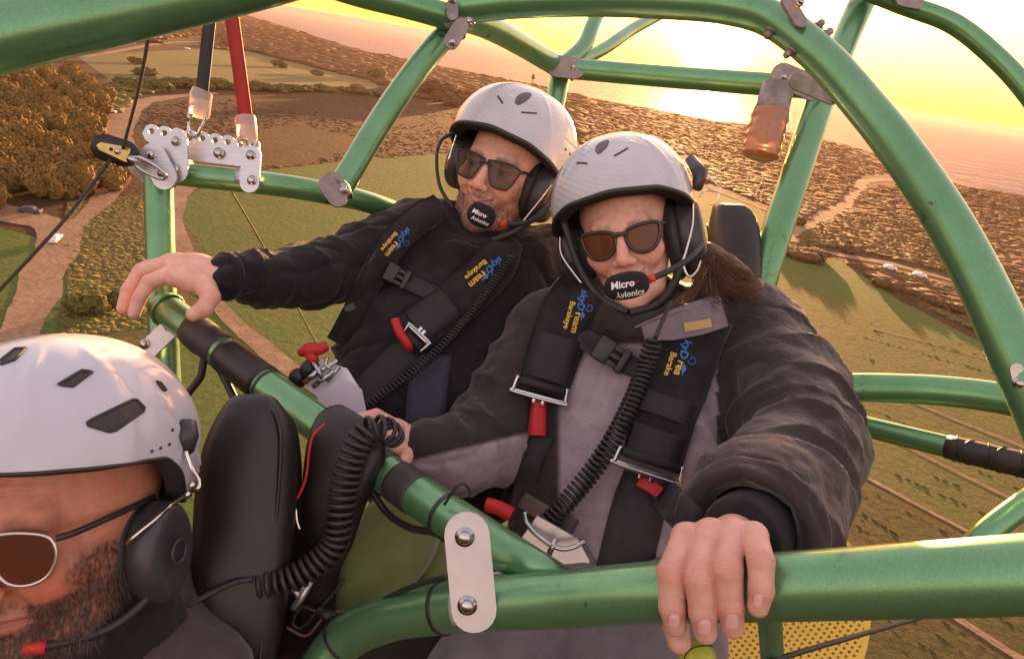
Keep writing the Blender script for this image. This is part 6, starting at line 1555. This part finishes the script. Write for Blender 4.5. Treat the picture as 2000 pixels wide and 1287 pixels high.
# --- the woman's harness
hw_ = Thing("harness", "black four-point harness with silver adjusters on the woman", "harness", PX(1200, 800, 1.05), "harnesses")
p1, _ = ribbon(bv_w, [(1150, 545), (1118, 590), (1092, 660), (1070, 725), (1058, 768)], [86, 104, 108, 106, 98], off=.006, thick=.014, cols=9)
o1 = hw_.part("shoulder_pad", p1, M_pad); b1 = drape_bvh(*p1); emblem(hw_, o1, b1, 1137, 565, 105, 21)
q1, _ = ribbon(b1, [(1090, 655), (1076, 700), (1064, 742)], [88, 90, 88], off=.0015, thick=.003, cols=5, smooth=2); hw_.part("stitched_panel", q1, M_stitch, parent=o1)
p2, _ = ribbon(bv_w, [(1398, 618), (1350, 690), (1318, 760), (1292, 830), (1272, 905)], [70, 112, 124, 124, 116], off=.006, thick=.014, cols=9)
o2 = hw_.part("shoulder_pad", p2, M_pad); b2 = drape_bvh(*p2); emblem(hw_, o2, b2, 1338, 662, 108, 24, short=True)
q2, _ = ribbon(b2, [(1310, 775), (1296, 815)], [100, 100], off=.0015, thick=.003, cols=5, smooth=2); hw_.part("stitched_panel", q2, M_stitch, parent=o2)
q2, _ = ribbon(b2, [(1290, 840), (1272, 892)], [106, 104], off=.0015, thick=.003, cols=5, smooth=2); hw_.part("stitched_panel", q2, M_stitch, parent=o2)
q3, _ = ribbon(bv_w, [(1130, 655), (1180, 684), (1230, 712), (1262, 726)], [42, 40, 38, 36], off=.013, thick=.004, cols=5); hw_.part("chest_strap", q3, M_web)
h_, _n = castd(bv_w, 1196, 692); side_release(hw_, (1197, 694), 32, -h_[2]-.034, .062, .04)
h_, _n = castd(bv_w, 1060, 775); d1 = -h_[2]-.028; adjuster(hw_, (1004, 764), (1100, 790), d1, .026, .0034)
h_, _n = castd(bv_w, 1265, 920); d2 = -h_[2]-.028; adjuster(hw_, (1202, 904), (1322, 945), d2, .026, .0036)
def tab(T, line, w_, bv, off):
    vf, _ = ribbon(bv, line, w_, off=off, thick=.004, cols=5); T.part("red_pull_tab", vf, M_redtab)
tab(hw_, [(1054, 782), (1051, 812), (1049, 850)], [26, 30, 34], bv_w, .016); tab(hw_, [(1248, 936), (1270, 948), (1288, 962)], [26, 26, 24], bv_w, .016)
q4, _ = ribbon(bv_w, [(1268, 935), (1245, 1000), (1215, 1130)], [104, 106, 110], off=.003, thick=.004, cols=6); hw_.part("lap_webbing", q4, M_web)
q5, _ = ribbon(bv_w, [(1285, 950), (1330, 1000), (1380, 1040)], [60, 66, 70], off=.005, thick=.004, cols=6); hw_.part("lap_webbing", q5, M_web)
q6, _ = ribbon(bv_w, [(1060, 850), (1030, 930), (1015, 1010)], [50, 44, 40], off=.003, thick=.004, cols=5); hw_.part("lap_webbing", q6, M_web)
lat2 = Thing("lap_latch", "steel lever latch at the woman's waist above the mitred tube", "latch", PX(1080, 1060, .98))
bs = lat2.part("base_plate", plate([(-.05, -.02), (.045, -.03), (.05, .0), (.02, .02), (-.045, .022)], .006, PX(1090, 1062, .96), rotm(0, 0, -28)), M_alu, smooth=False)
lat2.part("lever", sweep(spline(P3([(1025, 1000, .95), (1030, 1022, .945), (1050, 1045, .94), (1090, 1070, .935), (1120, 1068, .935), (1142, 1056, .94)]), 8), .0036, 10), M_steel, parent=bs)
lat2.part("lever", sweep(P3([(1072, 1082, .935), (1086, 1052, .935)]), .0042, 10), M_steel, parent=bs)
q7, _ = ribbon(bv_w, [(1020, 975), (1060, 1000), (1120, 1035)], [30, 34, 40], off=.008, thick=.004, cols=5); lat2.part("tan_strap", q7, mat("tan_webbing", (.16, .11, .08), rough=.8, var=(.12, .085, .06), vscale=50), parent=bs)
for x, y, d in ((985, 985, .98), (960, 992, .98)): pass
lat2.part("red_tag", sweep(spline(P3([(950, 985, .99), (975, 992, .985), (1000, 1005, .98)]), 6), [.011]*13, 8), M_redtab)

# --- coiled intercom cords
def cord(pts, rad, wire_r, turns, label, ends=()):
    P_ = np.array(pts); T = Thing("coiled_cord", label, "cord", P_[0], "coiled intercom cords"); T.part("coil", coil(P_, rad, wire_r, turns), M_rubber)
    for e in ends: T.part("cable_end", sweep(spline(np.array(e), 8), wire_r*1.1, 8), M_rubber)
def over(bv, pts, off):
    out = []
    for x, y in pts:
        h_, n_ = cast(bv, x, y); h_ = PX(x, y, 1.15) if h_ is None else h_; out.append(h_*(1-off/np.linalg.norm(h_)))
    out = np.array(out); out[1:-1] = (out[:-2]+2*out[1:-1]+out[2:])/4; return out
cord(over(bv_m, [(1000, 500), (960, 560), (915, 620), (865, 680), (810, 725), (755, 765), (700, 806)], .03), .0075, .0019, 60, "thin black coiled cord down the man's chest")
cord(over(bv_w, [(1278, 660), (1262, 720), (1235, 785), (1205, 850), (1160, 920), (1105, 985), (1048, 1042)], .034), .0125, .0028, 42, "thick black coiled cord down the woman's chest", [P3([(1310, 590, 1.0), (1295, 625, .99), (1280, 660, .985)])])
cord(P3([(770, 862, .845), (755, 840, .825), (725, 838, .815), (700, 868, .81), (678, 930, .805), (665, 1000, .80), (655, 1060, .80), (620, 1100, .795), (560, 1132, .785), (490, 1142, .775)]), [.0135, .0148, .0148, .014, .0135], .003, 33, "heavy black coiled cord looped over the diagonal tube toward the pilot", [P3([(495, 1130, .77), (450, 1140, .76), (380, 1175, .745), (330, 1200, .735)])])
# red and white cord with a hook end by the seat back
rc = Thing("red_cord", "short red cord with a steel hook hanging beside the seat flap", "cord", PX(600, 840, .82))
rc.part("line", sweep(spline(P3([(634, 828, .845), (612, 850, .82), (604, 880, .815), (598, 930, .815), (585, 965, .815), (568, 984, .815)]), 8), .0017, 8), M_redtab); rc.part("hook", sweep(spline(P3([(570, 982, .815), (578, 995, .813), (580, 1015, .813), (586, 1034, .813)]), 6), .0019, 8), M_wire)
lv = Thing("toggle_lever", "small worn metal lever poking out under the coiled cord", "lever", PX(590, 1165, .85)); lv.part("arm", sweep(P3([(572, 1188, .84), (588, 1168, .84), (606, 1132, .84)]), [.004, .0045, .0055], 8), M_alu); lv.part("fork", sweep(P3([(588, 1168, .84), (568, 1142, .842)]), .004, 8), M_alu)
wl_ = Thing("loose_wires", "tangle of loose brown wires and a plug under the seat", "wires", PX(610, 1210, .85))
wl_.part("wire", sweep(spline(P3([(672, 1130, .87), (650, 1160, .86), (622, 1190, .85), (590, 1225, .85), (572, 1215, .85), (590, 1185, .85), (620, 1195, .85)]), 8), .0022, 6), M_rubber); wl_.part("wire", sweep(spline(P3([(560, 1225, .85), (600, 1240, .85), (640, 1200, .845), (700, 1190, .84)]), 8), .002, 6), mat("brown_wire", (.2, .1, .05), rough=.6))
wl_.part("plug", sweep(P3([(622, 1192, .845), (655, 1208, .84)]), .0075, 10), M_black)
rope("cable_bundle", [(718, 945, .87), (755, 1000, .86), (800, 1030, .83), (850, 1040, .80), (880, 1060, .77)], .0045, M_rubber, "thin black cable bundle sagging under the diagonal tube")
rope("rail_cable", [(700, 1200, .80), (760, 1165, .765), (820, 1140, .735), (875, 1125, .71)], .003, M_rubber, "thin cable tied along the curved front rail")
rope("zip_tail", [(868, 985, .775), (892, 950, .765), (908, 945, .765), (918, 965, .77), (898, 972, .77)], .0018, M_black, "curled black zip tie tail on the diagonal tube")
# yellow-green ball at the end of the brake handle
bl = Thing("ball", "yellow green rubber ball under the gripping hand", "ball", PX(1362, 1282, .62))
v, f = blob(4, .012, 9, 3); bl.part("sphere", (v*.0165+PX(1362, 1284, .62), f), mat("yellow_rubber", (.5, .52, .06), rough=.7, var=(.35, .4, .04), vscale=160, bump=.5, bscale=500, bump_d=.001))
rr_ = np.linspace(0, 2*math.pi, 40, endpoint=False); Bq = rotm(30, 35, 20); bl.part("seam", sweep(PX(1362, 1284, .62)+np.stack([np.cos(rr_)*.0166, np.sin(rr_)*.0166, .004*np.sin(2*rr_)], 1)@Bq.T, .0006, 5, closed=True), M_rubber)
# stray strap of the olive cushion
# ------------------------------------------------------------------ cars on the tracks
M_glassc = mat("car_glass", (.03, .035, .04), rough=.08, spec=.7); M_tyre = mat("tyre", (.02, .02, .02), rough=.8)
def car(p, rz, paint, label, L=4.3, Wd=1.75, Hh=1.5, van=False):
    root = bpy.data.objects.new("parked_car", None); COL.objects.link(root); root.location = (p[0], p[1], .12); root.rotation_euler = (0, 0, rz); tagged(root, label, "car", "cars on the tracks")
    m = mat("car_paint", paint, rough=.3, coat=.5)
    prof = [(-.5, .2), (-.5, .5), (-.46, .6), (-.42, .62), (-.30, .96), (-.05, 1.0), (.14, .95), (.27, .66), (.46, .58), (.5, .45), (.5, .2)] if not van else [(-.5, .2), (-.5, .95), (-.46, 1.0), (.22, 1.0), (.34, .66), (.47, .56), (.5, .45), (.5, .2)]
    n = len(prof); V, Fc = [], []
    for s_ in (-1, -.8, .8, 1):
        for x, z in prof: V.append((x*L, s_*Wd/2*(1 if z < .63 else .86), (z if abs(s_) < 1 or z < .63 else z*.985)*Hh))
    for k in range(3):
        for j in range(n): Fc.append((k*n+j, k*n+(j+1) % n, (k+1)*n+(j+1) % n, (k+1)*n+j))
    Fc += [tuple(range(n-1, -1, -1)), tuple(3*n+j for j in range(n))]
    mesh_obj("body", V, Fc, m, False, root)
    def quad(nm, pts, mm): mesh_obj(nm, pts, [(0, 1, 2, 3)], mm, False, root)
    y = Wd/2*.90
    for s_ in (-1, 1):
        q = [(-.36*L, s_*y, .66*Hh), (.22*L, s_*y, .66*Hh), (.12*L, s_*(y-.06), .92*Hh), (-.28*L, s_*(y-.06), .92*Hh)]; quad("side_window", q if s_ < 0 else q[::-1], M_glassc)
    quad("windscreen", [(.275*L, -y*.85, .67*Hh), (.275*L, y*.85, .67*Hh), (.15*L, y*.78, .945*Hh), (.15*L, -y*.78, .945*Hh)], M_glassc)
    for sx in (-.3, .3):
        for s_ in (-1, 1):
            v_, f_ = sweep([(sx*L, s_*(Wd/2-.18), .31), (sx*L, s_*(Wd/2+.03), .31)], .31, 14); mesh_obj("wheel", v_, f_, M_tyre, False, root)
for (x, y), rz, c, lab, kw in (((60, 417), .25, (.03, .04, .06), "dark blue car parked across the dirt clearing below the grove", {}), ((107, 472), 1.9, (.7, .66, .62), "white car with reddish lower body driving down the dirt track", {}),
        ((216, 221), .2, (.7, .7, .7), "white car parked at the far bend of the dirt track", {}), ((1549, 423), .3, (.75, .74, .72), "white van parked beside the sandy track loop", dict(van=True, L=5.2, Hh=2.0)),
        ((1738, 527), -.3, (.72, .7, .68), "white car at the left of those parked along the pale road strip", {}), ((1795, 541), -.3, (.78, .76, .72), "bright white car at the right of those parked along the pale road strip", {}),
        ((380, 56), .2, (.75, .75, .75), "tiny white car far off beyond the pasture by the riser strap", {}), ((366, 97), .2, (.75, .75, .75), "tiny white van on the pasture edge by the dark riser", dict(van=True))):
    car(G(x, y), rz, c, lab, **kw)

# ------------------------------------------------------------------ fix-up: bodies continue under the clothes
# ------------------------------------------------------------------ evening haze
def make_haze():
    m = bpy.data.materials.new("evening_haze"); m.use_nodes = True; n, l = m.node_tree.nodes, m.node_tree.links
    n.remove(n["Principled BSDF"]); v = n.new("ShaderNodeVolumePrincipled")
    v.inputs["Color"].default_value = (.95, .68, .55, 1); v.inputs["Density"].default_value = .000032; v.inputs["Anisotropy"].default_value = .45
    l.new(v.outputs[0], n["Material Output"].inputs["Volume"])
    x, y0, y1, z0, z1 = 6000, -6000, 6000, -8, 56
    V = [(a, b, c) for c in (z0, z1) for b in (y0, y1) for a in (-x, x)]
    o = mesh_obj("haze", V, [(0, 2, 3, 1), (4, 5, 7, 6), (0, 1, 5, 4), (2, 6, 7, 3), (0, 4, 6, 2), (1, 3, 7, 5)], m, False)
    tagged(o, None, None, kind="stuff")
make_haze()
